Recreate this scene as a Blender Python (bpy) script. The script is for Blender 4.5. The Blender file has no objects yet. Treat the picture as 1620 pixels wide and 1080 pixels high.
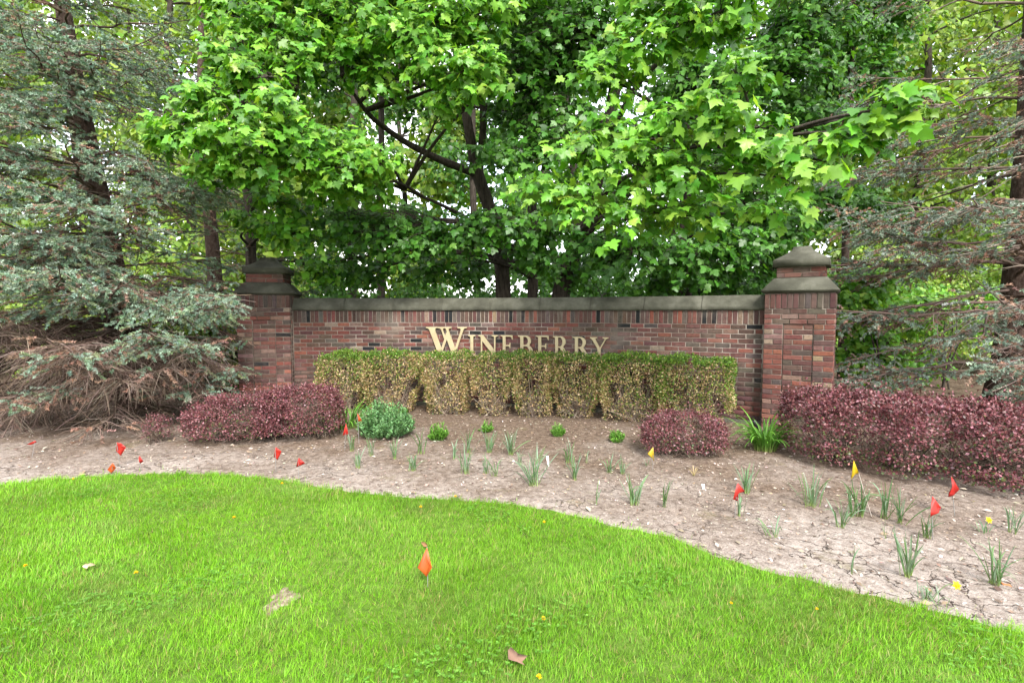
import bpy, bmesh, math, random
import numpy as np
from mathutils import Vector, Matrix

# ------------------------------------------------------------------ camera, sky, sun, exposure
SC = bpy.context.scene
COL = SC.collection
F, CX, CY = 790.0, 810.0, 540.0          # focal length and centre in pixels of the 1620 x 1080 photograph
EYE = 1.56
PITCH = math.atan(45.0 / F)
cam_d = bpy.data.cameras.new('camera')
cam = bpy.data.objects.new('camera', cam_d)
COL.objects.link(cam)
cam.location = (0, 0, EYE)
cam.rotation_euler = (math.pi / 2 - PITCH, 0, 0)
cam_d.sensor_width = 36.0
cam_d.lens = F / 1620.0 * 36.0
cam_d.clip_start = 0.05
cam_d.clip_end = 2000
SC.camera = cam

CLOUD = 6.5
SUN_EL, SUN_AZ = math.radians(44), math.radians(165)      # azimuth measured from +Y towards +X
world = bpy.data.worlds.new('World')
SC.world = world
world.use_nodes = True
wn = world.node_tree
wn.nodes.clear()
w_out = wn.nodes.new('ShaderNodeOutputWorld')
w_bg = wn.nodes.new('ShaderNodeBackground')
w_sky = wn.nodes.new('ShaderNodeTexSky')
w_sky.sky_type = 'NISHITA'
w_sky.sun_disc = False
w_sky.sun_elevation = SUN_EL
w_sky.sun_rotation = SUN_AZ
w_sky.air_density = 1.0
w_sky.dust_density = 1.2
w_sky.ozone_density = 1.0
w_bg.inputs['Strength'].default_value = 0.12
# thin bright cloud cover over the blue, the same all round
w_tc = wn.nodes.new('ShaderNodeTexCoord')
w_n = wn.nodes.new('ShaderNodeTexNoise')
w_n.inputs['Scale'].default_value = 3.0
w_n.inputs['Detail'].default_value = 6.0
w_r = wn.nodes.new('ShaderNodeValToRGB')
w_r.color_ramp.elements[0].position, w_r.color_ramp.elements[0].color = 0.35, (.35, .35, .35, 1)
w_r.color_ramp.elements[1].position, w_r.color_ramp.elements[1].color = 0.6, (1, 1, 1, 1)
w_m = wn.nodes.new('ShaderNodeMix')
w_m.data_type = 'RGBA'
w_m.inputs[7].default_value = (CLOUD * 1.0, CLOUD * .985, CLOUD * .98, 1)
wn.links.new(w_tc.outputs['Generated'], w_n.inputs['Vector'])
wn.links.new(w_n.outputs[0], w_r.inputs[0])
wn.links.new(w_r.outputs[0], w_m.inputs[0])
wn.links.new(w_sky.outputs[0], w_m.inputs[6])
wn.links.new(w_m.outputs[2], w_bg.inputs[0])
wn.links.new(w_bg.outputs[0], w_out.inputs[0])

sun_d = bpy.data.lights.new('sun', 'SUN')
sun = bpy.data.objects.new('sun', sun_d)
COL.objects.link(sun)
sun_d.energy = 1.5
sun_d.angle = math.radians(16)
sun_d.color = (1.0, 0.96, 0.9)
sun_from = Vector((math.cos(SUN_EL) * math.sin(SUN_AZ), math.cos(SUN_EL) * math.cos(SUN_AZ), math.sin(SUN_EL)))
sun.rotation_euler = (-sun_from).to_track_quat('-Z', 'Y').to_euler()
sun.location = sun_from * 60

SC.view_settings.view_transform = 'Standard'
SC.view_settings.look = 'None'
SC.view_settings.gamma = 1.0
SC.view_settings.exposure = 2.3
SC.view_settings.use_curve_mapping = False
SC.render.engine = 'CYCLES'
SC.cycles.max_bounces = 7
SC.cycles.diffuse_bounces = 4
SC.cycles.transmission_bounces = 4
SC.cycles.use_denoising = True

# ------------------------------------------------------------------ small helpers
rng = np.random.default_rng(11)
random.seed(5)


def nrm(v):
    v = np.asarray(v, float)
    return v / np.maximum(np.linalg.norm(v, axis=-1, keepdims=True), 1e-9)


CP, SP = math.cos(PITCH), math.sin(PITCH)


def ray(px, py):
    x = (px - CX) / F
    u = (CY - py) / F
    return np.array([x, CP + u * SP, -SP + u * CP])


def at(px, py, depth):
    r = ray(px, py)
    return np.array([0, 0, EYE]) + r * (depth / r[1])


def ground(px, py, z=0.0):
    r = ray(px, py)
    return np.array([0, 0, EYE]) + r * ((z - EYE) / r[2])


def project(P):
    P = np.atleast_2d(P)
    d = P - np.array([0, 0, EYE])
    zc = d[:, 1] * CP - d[:, 2] * SP
    yc = d[:, 1] * SP + d[:, 2] * CP
    zc = np.where(zc < 0.05, 0.05, zc)
    return CX + F * d[:, 0] / zc, CY - F * yc / zc, zc


def fnoise(x, y, s=1.0, seed=0.0):
    x = np.asarray(x) * s + seed * 3.1
    y = np.asarray(y) * s - seed * 1.7
    return (np.sin(x * 1.3 + 1.7 * np.sin(y * 0.9 + 0.4)) + np.sin(y * 1.7 + 1.3 * np.sin(x * 1.1 + 2.0))
            + 0.6 * np.sin(2.9 * x + 2.3 * y + seed) + 0.5 * np.sin(3.7 * y - 2.6 * x + 1.0)) / 3.1


def gz(x, y):
    x = np.asarray(x, float)
    y = np.asarray(y, float)
    return 0.018 * fnoise(x, y, 0.8, 2.0) + 0.03 * np.clip((-x - 3.5) / 3.0, 0, 1) * np.clip((y - 4.0) / 2.0, 0, 1)


class MB:
    """collects triangles (with a colour for each vertex) and builds them as one mesh object"""

    def __init__(self):
        self.V, self.T, self.C, self.n = [], [], [], 0

    def add(self, V, T, C=(1, 1, 1)):
        V = np.asarray(V, float).reshape(-1, 3)
        T = np.asarray(T, np.int64).reshape(-1, 3)
        C = np.asarray(C, float)
        if C.ndim == 1:
            C = np.broadcast_to(C, (len(V), 3))
        self.V.append(V)
        self.T.append(T + self.n)
        self.C.append(C)
        self.n += len(V)

    def mesh(self, name, mat, smooth=True):
        me = bpy.data.meshes.new(name)
        if not self.V:
            return me
        V = np.concatenate(self.V)
        T = np.concatenate(self.T)
        C = np.concatenate(self.C)
        me.vertices.add(len(V))
        me.vertices.foreach_set('co', V.astype(np.float32).ravel())
        me.loops.add(len(T) * 3)
        me.loops.foreach_set('vertex_index', T.astype(np.int32).ravel())
        me.polygons.add(len(T))
        me.polygons.foreach_set('loop_start', np.arange(0, len(T) * 3, 3, dtype=np.int32))
        me.polygons.foreach_set('loop_total', np.full(len(T), 3, dtype=np.int32))
        if smooth:
            me.polygons.foreach_set('use_smooth', np.ones(len(T), dtype=bool))
        a = me.color_attributes.new('col', 'FLOAT_COLOR', 'POINT')
        c4 = np.ones((len(V), 4), np.float32)
        c4[:, :3] = C
        a.data.foreach_set('color', c4.ravel())
        me.update(calc_edges=True)
        me.validate()
        me.materials.append(mat)
        return me

    def build(self, name, mat, parent=None, smooth=True, origin=None):
        if origin is not None:
            self.V = [v - np.asarray(origin) for v in self.V]
        ob = link(name, self.mesh(name, mat, smooth), parent)
        if origin is not None and parent is None:
            ob.location = origin
        return ob


def link(name, me, parent=None):
    ob = bpy.data.objects.new(name, me)
    COL.objects.link(ob)
    if parent is not None:
        ob.parent = parent
        ob.matrix_parent_inverse = Matrix.Identity(4)
    return ob


def thing(name, label, cat, loc=(0, 0, 0), rz=0.0, group=None):
    o = link(name, None)
    o.location = tuple(float(v) for v in loc)
    o.rotation_euler = (0, 0, rz)
    o.empty_display_size = 0.1
    return tag(o, label, cat, group)


def tag(o, label=None, cat=None, group=None, kind=None):
    if label:
        o['label'] = label
    if cat:
        o['category'] = cat
    if group:
        o['group'] = group
    if kind:
        o['kind'] = kind
    return o


def tubes(mb, P, R, k=4, col=(1, 1, 1)):
    """P (N,m,3) polylines, R (N,m) radii"""
    P = np.asarray(P, float)
    if P.ndim == 2:
        P = P[None]
    R = np.broadcast_to(np.asarray(R, float), P.shape[:2])
    N, m, _ = P.shape
    T = np.gradient(P, axis=1)
    T = nrm(T)
    ref = np.where(np.abs(T[:, :1, 2:3]) > 0.9, np.array([1.0, 0, 0]), np.array([0, 0, 1.0]))
    A = nrm(np.cross(T, np.broadcast_to(ref, T.shape)))
    B = np.cross(T, A)
    ang = np.arange(k) * 2 * np.pi / k
    ring = (A[:, :, None] * np.cos(ang)[None, None, :, None] + B[:, :, None] * np.sin(ang)[None, None, :, None])
    V = P[:, :, None] + ring * R[:, :, None, None]
    V = V.reshape(N, m * k, 3)
    i = np.arange(m - 1)[:, None] * k
    j = np.arange(k)[None]
    a = i + j
    b = i + (j + 1) % k
    tri = np.concatenate([np.stack([a, b, b + k], -1).reshape(-1, 3), np.stack([a, b + k, a + k], -1).reshape(-1, 3)])
    Tn = (tri[None] + (np.arange(N) * m * k)[:, None, None]).reshape(-1, 3)
    C = np.asarray(col, float)
    if C.ndim == 2:
        C = np.repeat(C, m * k, axis=0)
    mb.add(V.reshape(-1, 3), Tn, C)


def bez(p0, p1, bend=0.0, droop=0.0, n=6, r=None):
    p0, p1 = np.asarray(p0, float), np.asarray(p1, float)
    t = np.linspace(0, 1, n)[:, None]
    L = np.linalg.norm(p1 - p0)
    side = nrm(np.cross(p1 - p0, [0, 0, 1]))
    return p0 + (p1 - p0) * t + side * (bend * L * np.sin(np.pi * t)) + np.array([0, 0, 1]) * (droop * L * np.sin(np.pi * t))


def scatter(mb, tmpl, tris, pos, tip, nor, size, col):
    """copies of a flat template (x across, y to the tip, z along the normal)"""
    tip = nrm(tip)
    nor = np.asarray(nor, float)
    nor = nrm(nor - tip * np.sum(nor * tip, -1, keepdims=True))
    rt = np.cross(tip, nor)
    N, v = len(pos), tmpl.shape[-2]
    tm = tmpl if tmpl.ndim == 3 else np.broadcast_to(tmpl, (N, v, 3))
    size = np.broadcast_to(np.asarray(size, float), (N,))
    V = pos[:, None] + size[:, None, None] * (tm[:, :, 0:1] * rt[:, None] + tm[:, :, 1:2] * tip[:, None] + tm[:, :, 2:3] * nor[:, None])
    Tn = (tris[None] + (np.arange(N) * v)[:, None, None]).reshape(-1, 3)
    mb.add(V.reshape(-1, 3), Tn, np.repeat(np.asarray(col, float), v, axis=0))


def pick(cols, n, w=None, jit=0.12, r=rng):
    cols = np.asarray(cols, float)
    i = r.choice(len(cols), n, p=None if w is None else np.asarray(w, float) / np.sum(w))
    c = cols[i] * (1 + r.normal(0, jit, (n, 1))) * (1 + r.normal(0, jit * 0.35, (n, 3)))
    return np.clip(c, 0.003, 0.9)


# leaf templates --------------------------------------------------
def fan(outline, centre):
    n = len(outline)
    V = np.concatenate([np.array([centre]), outline])
    T = np.array([[0, 1 + i, 1 + (i + 1) % n] for i in range(n)])
    return V, T


half = [(.03, .0), (.19, -.12), (.44, -.06), (.39, .10), (.55, .14), (.70, .37), (.47, .40), (.29, .43), (.35, .63), (.18, .70)]
ol = [(0, 1.0)] + [(-x, y) for x, y in half[::-1]] + [(x, y) for x, y in half]
ol = np.array([(x, y, 0.0) for x, y in ol])
MAPLE_V, MAPLE_T = fan(ol, (0, .28, 0))
half2 = [(.19, -.10), (.44, .03), (.66, .36), (.31, .44), (.31, .65)]
ol2 = np.array([(0, 1., 0)] + [(-x, y, 0) for x, y in half2[::-1]] + [(x, y, 0) for x, y in half2])
MAPLE2_V, MAPLE2_T = fan(ol2, (0, .28, 0))
OVAL_V = np.array([(0, 0, 0), (-.30, .42, .05), (0, .45, -.03), (.30, .42, .05), (0, 1, -.06)], float)
OVAL_T = np.array([[0, 2, 1], [0, 3, 2], [1, 2, 4], [2, 3, 4]])
QUAD_V = np.array([(0, 0, 0), (-.28, .5, .04), (.28, .5, .04), (0, 1, -.05)], float)
QUAD_T = np.array([[0, 2, 1], [1, 2, 3]])


def curled(V, n, r, amt=0.35, fold=0.25):
    """n bent copies of a template"""
    x, y = V[:, 0], V[:, 1]
    a = r.uniform(0.2, 1.0, (n, 1)) * amt
    f = r.uniform(-0.3, 1.0, (n, 1)) * fold
    w = r.normal(0, 0.06, (n, 1))
    z = -a * np.clip(y, 0, 2)[None] ** 2 - a * 0.9 * (x ** 2)[None] + f * np.abs(x)[None] + w * np.sin(9 * x + 5 * y)[None]
    out = np.broadcast_to(V, (n,) + V.shape).copy()
    out[:, :, 2] += z
    return out


# ------------------------------------------------------------------ materials
def new_mat(name):
    m = bpy.data.materials.new(name)
    m.use_nodes = True
    nt = m.node_tree
    nt.nodes.clear()
    out = nt.nodes.new('ShaderNodeOutputMaterial')
    return m, nt, out


def N(nt, t, **kw):
    n = nt.nodes.new(t)
    for k, v in kw.items():
        if k in n.inputs.keys():
            n.inputs[k].default_value = v
        else:
            setattr(n, k, v)
    return n


def ramp(nt, fac, stops):
    r = nt.nodes.new('ShaderNodeValToRGB')
    e = r.color_ramp.elements
    while len(e) < len(stops):
        e.new(0.5)
    for i, (p, c) in enumerate(stops):
        e[i].position = p
        e[i].color = (*c, 1)
    nt.links.new(fac, r.inputs[0])
    return r


def mixc(nt, fac, a, b, mode='MIX'):
    m = nt.nodes.new('ShaderNodeMix')
    m.data_type = 'RGBA'
    m.blend_type = mode
    for sock, v in ((m.inputs[0], fac), (m.inputs[6], a), (m.inputs[7], b)):
        if hasattr(v, 'is_linked') or hasattr(v, 'links'):
            nt.links.new(v, sock)
        elif isinstance(v, (int, float)):
            sock.default_value = v
        else:
            sock.default_value = (*v, 1)
    return m.outputs[2]


def leaf_mat(name, trans=0.3, rough=0.5, spec=0.3, tint=(1.25, 1.15, 0.5), source='attr'):
    m, nt, out = new_mat(name)
    if source == 'attr':
        a = N(nt, 'ShaderNodeAttribute', attribute_name='col')
    else:
        a = N(nt, 'ShaderNodeObjectInfo')
    p = N(nt, 'ShaderNodeBsdfPrincipled', Roughness=rough)
    p.inputs['Specular IOR Level'].default_value = spec
    nt.links.new(a.outputs['Color'], p.inputs['Base Color'])
    if trans > 0:
        t = N(nt, 'ShaderNodeBsdfTranslucent')
        tc = mixc(nt, 1.0, a.outputs['Color'], tint, 'MULTIPLY')
        nt.links.new(tc, t.inputs['Color'])
        mx = N(nt, 'ShaderNodeMixShader')
        mx.inputs[0].default_value = trans
        nt.links.new(p.outputs[0], mx.inputs[1])
        nt.links.new(t.outputs[0], mx.inputs[2])
        nt.links.new(mx.outputs[0], out.inputs[0])
    else:
        nt.links.new(p.outputs[0], out.inputs[0])
    return m


def solid_mat(name, colors, scale=8.0, rough=0.8, bump=0.3, bscale=40.0, spec=0.25, stretch=None, coord='Object'):
    m, nt, out = new_mat(name)
    tc = N(nt, 'ShaderNodeTexCoord')
    vec = tc.outputs[coord]
    if stretch:
        mp = N(nt, 'ShaderNodeMapping')
        mp.inputs['Scale'].default_value = stretch
        nt.links.new(vec, mp.inputs[0])
        vec = mp.outputs[0]
    n1 = N(nt, 'ShaderNodeTexNoise', Scale=scale, Detail=6.0, Roughness=0.65)
    nt.links.new(vec, n1.inputs['Vector'])
    k = len(colors)
    r = ramp(nt, n1.outputs[0], [(0.3 + 0.4 * i / max(k - 1, 1), c) for i, c in enumerate(colors)])
    p = N(nt, 'ShaderNodeBsdfPrincipled', Roughness=rough)
    p.inputs['Specular IOR Level'].default_value = spec
    nt.links.new(r.outputs[0], p.inputs['Base Color'])
    n2 = N(nt, 'ShaderNodeTexNoise', Scale=bscale, Detail=5.0, Roughness=0.7)
    nt.links.new(vec, n2.inputs['Vector'])
    b = N(nt, 'ShaderNodeBump', Strength=bump, Distance=0.02)
    nt.links.new(n2.outputs[0], b.inputs['Height'])
    nt.links.new(b.outputs[0], p.inputs['Normal'])
    nt.links.new(p.outputs[0], out.inputs[0])
    return m


def brick_mat(name, source):
    m, nt, out = new_mat(name)
    a = N(nt, 'ShaderNodeAttribute', attribute_name='col') if source == 'attr' else N(nt, 'ShaderNodeObjectInfo')
    geo = N(nt, 'ShaderNodeNewGeometry')
    n1 = N(nt, 'ShaderNodeTexNoise', Scale=28.0, Detail=6.0, Roughness=0.7)
    nt.links.new(geo.outputs['Position'], n1.inputs['Vector'])
    r1 = ramp(nt, n1.outputs[0], [(0.28, (.55, .52, .52)), (0.5, (1, 1, 1)), (0.75, (1.35, 1.3, 1.25))])
    c1 = mixc(nt, 1.0, a.outputs['Color'], r1.outputs[0], 'MULTIPLY')
    n3 = N(nt, 'ShaderNodeTexNoise', Scale=1.6, Detail=5.0, Roughness=0.6)       # weathering film
    nt.links.new(geo.outputs['Position'], n3.inputs['Vector'])
    r3 = ramp(nt, n3.outputs[0], [(0.52, (0, 0, 0)), (0.78, (.45, .45, .45))])
    c2 = mixc(nt, r3.outputs[0], c1, (0.23, 0.19, 0.16))
    p = N(nt, 'ShaderNodeBsdfPrincipled', Roughness=0.88)
    p.inputs['Specular IOR Level'].default_value = 0.2
    nt.links.new(c2, p.inputs['Base Color'])
    n2 = N(nt, 'ShaderNodeTexNoise', Scale=160.0, Detail=4.0, Roughness=0.7)
    nt.links.new(geo.outputs['Position'], n2.inputs['Vector'])
    b = N(nt, 'ShaderNodeBump', Strength=0.35, Distance=0.006)
    nt.links.new(n2.outputs[0], b.inputs['Height'])
    nt.links.new(b.outputs[0], p.inputs['Normal'])
    nt.links.new(p.outputs[0], out.inputs[0])
    return m


M = {}
M['maple'] = leaf_mat('maple leaf', 0.42, 0.42, 0.45, (1.25, 1.15, 0.4))
M['maple_single'] = leaf_mat('maple leaf single', 0.42, 0.42, 0.45, (1.25, 1.15, 0.4), 'obj')
M['needle'] = leaf_mat('spruce needles', 0.05, 0.6, 0.25, (1, 1, .8))
M['small_leaf'] = leaf_mat('small shrub leaf', 0.22, 0.45, 0.4, (1.2, 1.1, .6))
M['barberry'] = leaf_mat('barberry leaf', 0.15, 0.45, 0.4, (1.4, .9, .7))
M['grass'] = leaf_mat('grass blade', 0.35, 0.5, 0.3, (1.2, 1.15, .4))
M['blade'] = leaf_mat('bulb leaf', 0.25, 0.45, 0.35, (1.15, 1.1, .5))
M['flag'] = leaf_mat('flag plastic', 0.35, 0.45, 0.4, (1.1, .9, .8), 'obj')
M['petal'] = leaf_mat('petal', 0.3, 0.6, 0.2, (1, 1, .8), 'obj')
M['twig'] = leaf_mat('twig bark', 0.0, 0.85, 0.15)
M['bark'] = solid_mat('maple bark', [(.018, .014, .011), (.05, .04, .032), (.085, .07, .058)], 9, 0.9, 0.8, 30, 0.15, (3, 3, .6))
M['spruce_bark'] = solid_mat('spruce bark', [(.03, .019, .015), (.075, .05, .04), (.13, .10, .085)], 14, 0.95, 0.9, 36, 0.1, (2, 2, 1))
M['stone'] = solid_mat('weathered limestone', [(.044, .043, .032), (.070, .069, .052), (.110, .108, .085)], 5, 0.9, 0.35, 60, 0.2)
M['mortar'] = solid_mat('mortar', [(.085, .065, .054), (.17, .14, .115), (.33, .29, .25)], 1.3, 0.95, 0.3, 120, 0.15)
M['brick'] = brick_mat('brick single', 'obj')
M['brick_attr'] = brick_mat('brick joined', 'attr')
M['gold'] = solid_mat('satin gold letter', [(.31, .25, .145), (.37, .305, .18), (.42, .35, .22)], 5, 0.5, 0.08, 80, 0.4)
M['gold'].node_tree.nodes['Principled BSDF'].inputs['Metallic'].default_value = 0.15
M['black'] = solid_mat('black plastic', [(.012, .012, .013), (.022, .022, .024)], 10, 0.4, 0.05, 60, 0.5)
M['wire'] = solid_mat('flag wire', [(.16, .15, .14), (.25, .24, .23)], 20, 0.5, 0.05, 60, 0.4)
M['stake'] = solid_mat('pale stake', [(.36, .31, .27), (.46, .41, .36)], 20, 0.6, 0.05, 60, 0.3)
M['glass'] = solid_mat('lamp lens', [(.05, .055, .06), (.08, .085, .09)], 10, 0.15, 0.02, 60, 0.6)
M['white'] = solid_mat('white plastic', [(.7, .7, .68), (.8, .8, .78)], 20, 0.5, 0.05, 60, 0.4)

# soil of the bed: pale dry crust near the lawn, browner mulch towards the hedge, with shrinkage cracks
m, nt, out = new_mat('dry bed soil')
geo = N(nt, 'ShaderNodeNewGeometry')
pos = geo.outputs['Position']
sx = N(nt, 'ShaderNodeSeparateXYZ')
nt.links.new(pos, sx.inputs[0])
nA = N(nt, 'ShaderNodeTexNoise', Scale=1.1, Detail=6.0, Roughness=0.6)
nB = N(nt, 'ShaderNodeTexNoise', Scale=16.0, Detail=8.0, Roughness=0.75)
nC = N(nt, 'ShaderNodeTexNoise', Scale=85.0, Detail=4.0, Roughness=0.7)
for n_ in (nA, nB, nC):
    nt.links.new(pos, n_.inputs['Vector'])
ma = N(nt, 'ShaderNodeMath', operation='MULTIPLY_ADD')
ma.inputs[1].default_value = 0.17
ma.inputs[2].default_value = -0.62
nt.links.new(sx.outputs['Y'], ma.inputs[0])
# bed far from the lawn = browner; the boundary leans with x
mb_ = N(nt, 'ShaderNodeMath', operation='MULTIPLY_ADD')
mb_.inputs[1].default_value = 0.035
nt.links.new(sx.outputs['X'], mb_.inputs[0])
nt.links.new(ma.outputs[0], mb_.inputs[2])
mc_ = N(nt, 'ShaderNodeMath', operation='ADD')
nt.links.new(mb_.outputs[0], mc_.inputs[0])
md_ = N(nt, 'ShaderNodeMath', operation='MULTIPLY_ADD')
md_.inputs[1].default_value = 1.5
md_.inputs[2].default_value = -0.62
nt.links.new(nA.outputs[0], md_.inputs[0])
nt.links.new(md_.outputs[0], mc_.inputs[1])
far = ramp(nt, mc_.outputs[0], [(0.0, (0, 0, 0)), (0.55, (1, 1, 1))])
pale = ramp(nt, nB.outputs[0], [(0.30, (.11, .083, .069)), (0.44, (.265, .221, .19)), (0.60, (.38, .332, .297)), (0.8, (.48, .437, .40))])
brown = ramp(nt, nB.outputs[0], [(0.30, (.06, .04, .028)), (0.48, (.14, .10, .074)), (0.66, (.235, .18, .135)), (0.85, (.36, .30, .24))])
cc = mixc(nt, far.outputs[0], pale.outputs[0], brown.outputs[0])
mossn = N(nt, 'ShaderNodeTexNoise', Scale=1.9, Detail=5.0, Roughness=0.7)
mpm = N(nt, 'ShaderNodeMapping')
mpm.inputs['Location'].default_value = (3.3, 7.1, 0)
nt.links.new(pos, mpm.inputs[0])
nt.links.new(mpm.outputs[0], mossn.inputs['Vector'])
mossr = ramp(nt, mossn.outputs[0], [(0.60, (0, 0, 0)), (0.74, (.55, .55, .55))])
cc = mixc(nt, mossr.outputs[0], cc, (.15, .135, .045))
spk = ramp(nt, nC.outputs[0], [(0.3, (.6, .58, .56)), (0.5, (1, 1, 1)), (0.75, (1.3, 1.28, 1.25))])
cc = mixc(nt, 1.0, cc, spk.outputs[0], 'MULTIPLY')
# cracks
wv = N(nt, 'ShaderNodeTexNoise', Scale=3.5, Detail=4.0, Roughness=0.6)
nt.links.new(pos, wv.inputs['Vector'])
wadd = N(nt, 'ShaderNodeMix', data_type='VECTOR')
wadd.inputs[0].default_value = 0.25
nt.links.new(pos, wadd.inputs[4])
nt.links.new(wv.outputs['Color'], wadd.inputs[5])
vor = N(nt, 'ShaderNodeTexVoronoi', feature='DISTANCE_TO_EDGE', Scale=5.2)
nt.links.new(wadd.outputs[1], vor.inputs['Vector'])
crk = ramp(nt, vor.outputs['Distance'], [(0.0, (1, 1, 1)), (0.026, (0, 0, 0))])
gate = N(nt, 'ShaderNodeTexNoise', Scale=1.7, Detail=3.0)
nt.links.new(mpm.outputs[0], gate.inputs['Vector'])
gr = ramp(nt, gate.outputs[0], [(0.42, (0, 0, 0)), (0.54, (1, 1, 1))])
crf = mixc(nt, 1.0, crk.outputs[0], gr.outputs[0], 'MULTIPLY')
nearr = mixc(nt, far.outputs[0], (1, 1, 1), (0.0, 0.0, 0.0))
crf = mixc(nt, 1.0, crf, nearr, 'MULTIPLY')
cc = mixc(nt, crf, cc, (.055, .038, .03))
p = N(nt, 'ShaderNodeBsdfPrincipled', Roughness=0.95)
p.inputs['Specular IOR Level'].default_value = 0.1
nt.links.new(cc, p.inputs['Base Color'])
hsum = N(nt, 'ShaderNodeMath', operation='MULTIPLY_ADD')
hsum.inputs[1].default_value = 0.5
nt.links.new(nC.outputs[0], hsum.inputs[0])
nt.links.new(nB.outputs[0], hsum.inputs[2])
hs2 = N(nt, 'ShaderNodeMath', operation='SUBTRACT')
nt.links.new(hsum.outputs[0], hs2.inputs[0])
cbw = N(nt, 'ShaderNodeRGBToBW')
nt.links.new(crf, cbw.inputs[0])
nt.links.new(cbw.outputs[0], hs2.inputs[1])
b = N(nt, 'ShaderNodeBump', Strength=0.8, Distance=0.03)
nt.links.new(hs2.outputs[0], b.inputs['Height'])
nt.links.new(b.outputs[0], p.inputs['Normal'])
nt.links.new(p.outputs[0], out.inputs[0])
M['soil'] = m

M['litter'] = solid_mat('leaf litter', [(.035, .024, .016), (.085, .06, .04), (.16, .12, .085)], 7, 0.95, 0.8, 26, 0.1)
M['field'] = solid_mat('distant turf', [(.045, .07, .015), (.07, .12, .02), (.10, .15, .03)], 1.2, 0.95, 0.4, 30, 0.1)
M['lawn_soil'] = solid_mat('lawn thatch', [(.04, .07, .011), (.075, .14, .017), (.13, .19, .04)], 14, 0.95, 0.7, 50, 0.1)
M['bare_soil'] = solid_mat('bare patch soil', [(.09, .065, .04), (.21, .165, .115), (.37, .31, .24)], 40, 0.95, 0.8, 60, 0.1)

# ------------------------------------------------------------------ ground, bed, lawn
EDGE_PX = [(-400, 800), (-120, 778), (0, 767), (60, 760), (130, 754), (200, 751), (280, 750), (360, 752), (430, 759), (490, 771), (560, 781), (630, 788),
           (720, 793), (800, 799), (870, 810), (930, 823), (985, 838), (1010, 841), (1050, 846), (1110, 872), (1180, 897), (1260, 917), (1350, 940), (1450, 963), (1540, 985), (1620, 1003), (1750, 1035), (1950, 1080)]
EDGE = np.array([ground(a, b)[:2] for a, b in EDGE_PX])
EDGE = EDGE[np.argsort(EDGE[:, 0])]


def edge_y(x):
    return np.interp(x, EDGE[:, 0], EDGE[:, 1]) + 0.012 * np.sin(np.asarray(x) * 23) + 0.012 * np.sin(np.asarray(x) * 41 + 1)


def sheet(name, mat, x0, x1, y0, y1, step, z, keep=None, kind='structure'):
    xs = np.arange(x0, x1 + step / 2, step)
    ys = np.arange(y0, y1 + step / 2, step)
    X, Y = np.meshgrid(xs, ys)
    Z = z(X, Y)
    V = np.stack([X, Y, Z], -1).reshape(-1, 3)
    nx = len(xs)
    i, j = np.meshgrid(np.arange(len(ys) - 1), np.arange(nx - 1), indexing='ij')
    a = (i * nx + j).ravel()
    T = np.concatenate([np.stack([a, a + 1, a + nx + 1], -1), np.stack([a, a + nx + 1, a + nx], -1)])
    if keep is not None:
        k = keep(V[:, 0], V[:, 1])
        T = T[k[T].all(1)]
    mb = MB()
    mb.add(V, T)
    o = mb.build(name, mat)
    return tag(o, kind=kind)


mbg = MB()
S = 400
mbg.add([(-S, -S, -.13), (S, -S, -.13), (S, S, -.13), (-S, S, -.13)], [(0, 1, 2), (0, 2, 3)])
tag(mbg.build('ground', M['field']), kind='structure')
sheet('forest_floor', M['litter'], -24, 24, 6.2, 34, 0.25, lambda X, Y: -0.05 + gz(X, Y) + 0.03 * fnoise(X, Y, 3.0, 1))
sheet('flower_bed', M['soil'], -8.5, 8.5, 1.7, 8.9, 0.055,
      lambda X, Y: gz(X, Y) + 0.010 * fnoise(X, Y, 6.0, 3) + 0.005 * fnoise(X, Y, 19.0, 4) - 0.03 * np.clip((edge_y(X) - Y) / 0.12 + 0.6, 0, 1),
      lambda x, y: y > edge_y(x) - 0.35)
mbl = MB()
lx = np.arange(-14, 14.01, .10)
lt = 1 - np.linspace(1, 0, 70) ** 1.6
X, Tt = np.meshgrid(lx, lt)
Y = -8 + (edge_y(X) + 8) * Tt
Z = gz(X, Y) + 0.010 * fnoise(X, Y, 4.0, 6) * np.clip((edge_y(X) - Y) * 4, 0, 1) + 0.006
nx = len(lx)
i_, j_ = np.meshgrid(np.arange(len(lt) - 1), np.arange(nx - 1), indexing='ij')
a_ = (i_ * nx + j_).ravel()
mbl.add(np.stack([X, Y, Z], -1).reshape(-1, 3), np.concatenate([np.stack([a_, a_ + 1, a_ + nx + 1], -1), np.stack([a_, a_ + nx + 1, a_ + nx], -1)]))
tag(mbl.build('lawn', M['lawn_soil']), kind='structure')

# ------------------------------------------------------------------ curved brick wall
R0, WX, WY = 10.5, -2.03, -2.03                # circle on which the wall's face lies
A0, A1 = math.radians(-8.9), math.radians(31.7)
COURSE, BL = 0.0677, 0.2032
Z_SOLD0 = 1.40                                  # underside of the soldier course
Z_COP = 1.603


def wall_pt(a, r=0.0):
    """point on the wall face at arc angle a, r metres towards the viewer"""
    return np.array([WX + (R0 - r) * math.sin(a), WY + (R0 - r) * math.cos(a)])


BR = {'red': (.112, .044, .036), 'brown': (.074, .046, .038), 'plum': (.088, .044, .039), 'dull': (.068, .052, .045), 'bright': (.155, .058, .042),
      'tan': (.19, .14, .10), 'black': (.014, .014, .015), 'pink': (.155, .092, .077)}


def brick_colour(r, w=None):
    w = w or {'red': .27, 'brown': .23, 'plum': .26, 'dull': .12, 'bright': .05, 'tan': .02, 'black': .055, 'pink': .035}
    k = r.choices(list(w), list(w.values()))[0]
    g = r.gauss(1, .13)
    return tuple(max(.01, c * g * r.gauss(1, .05)) for c in BR[k])


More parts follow.
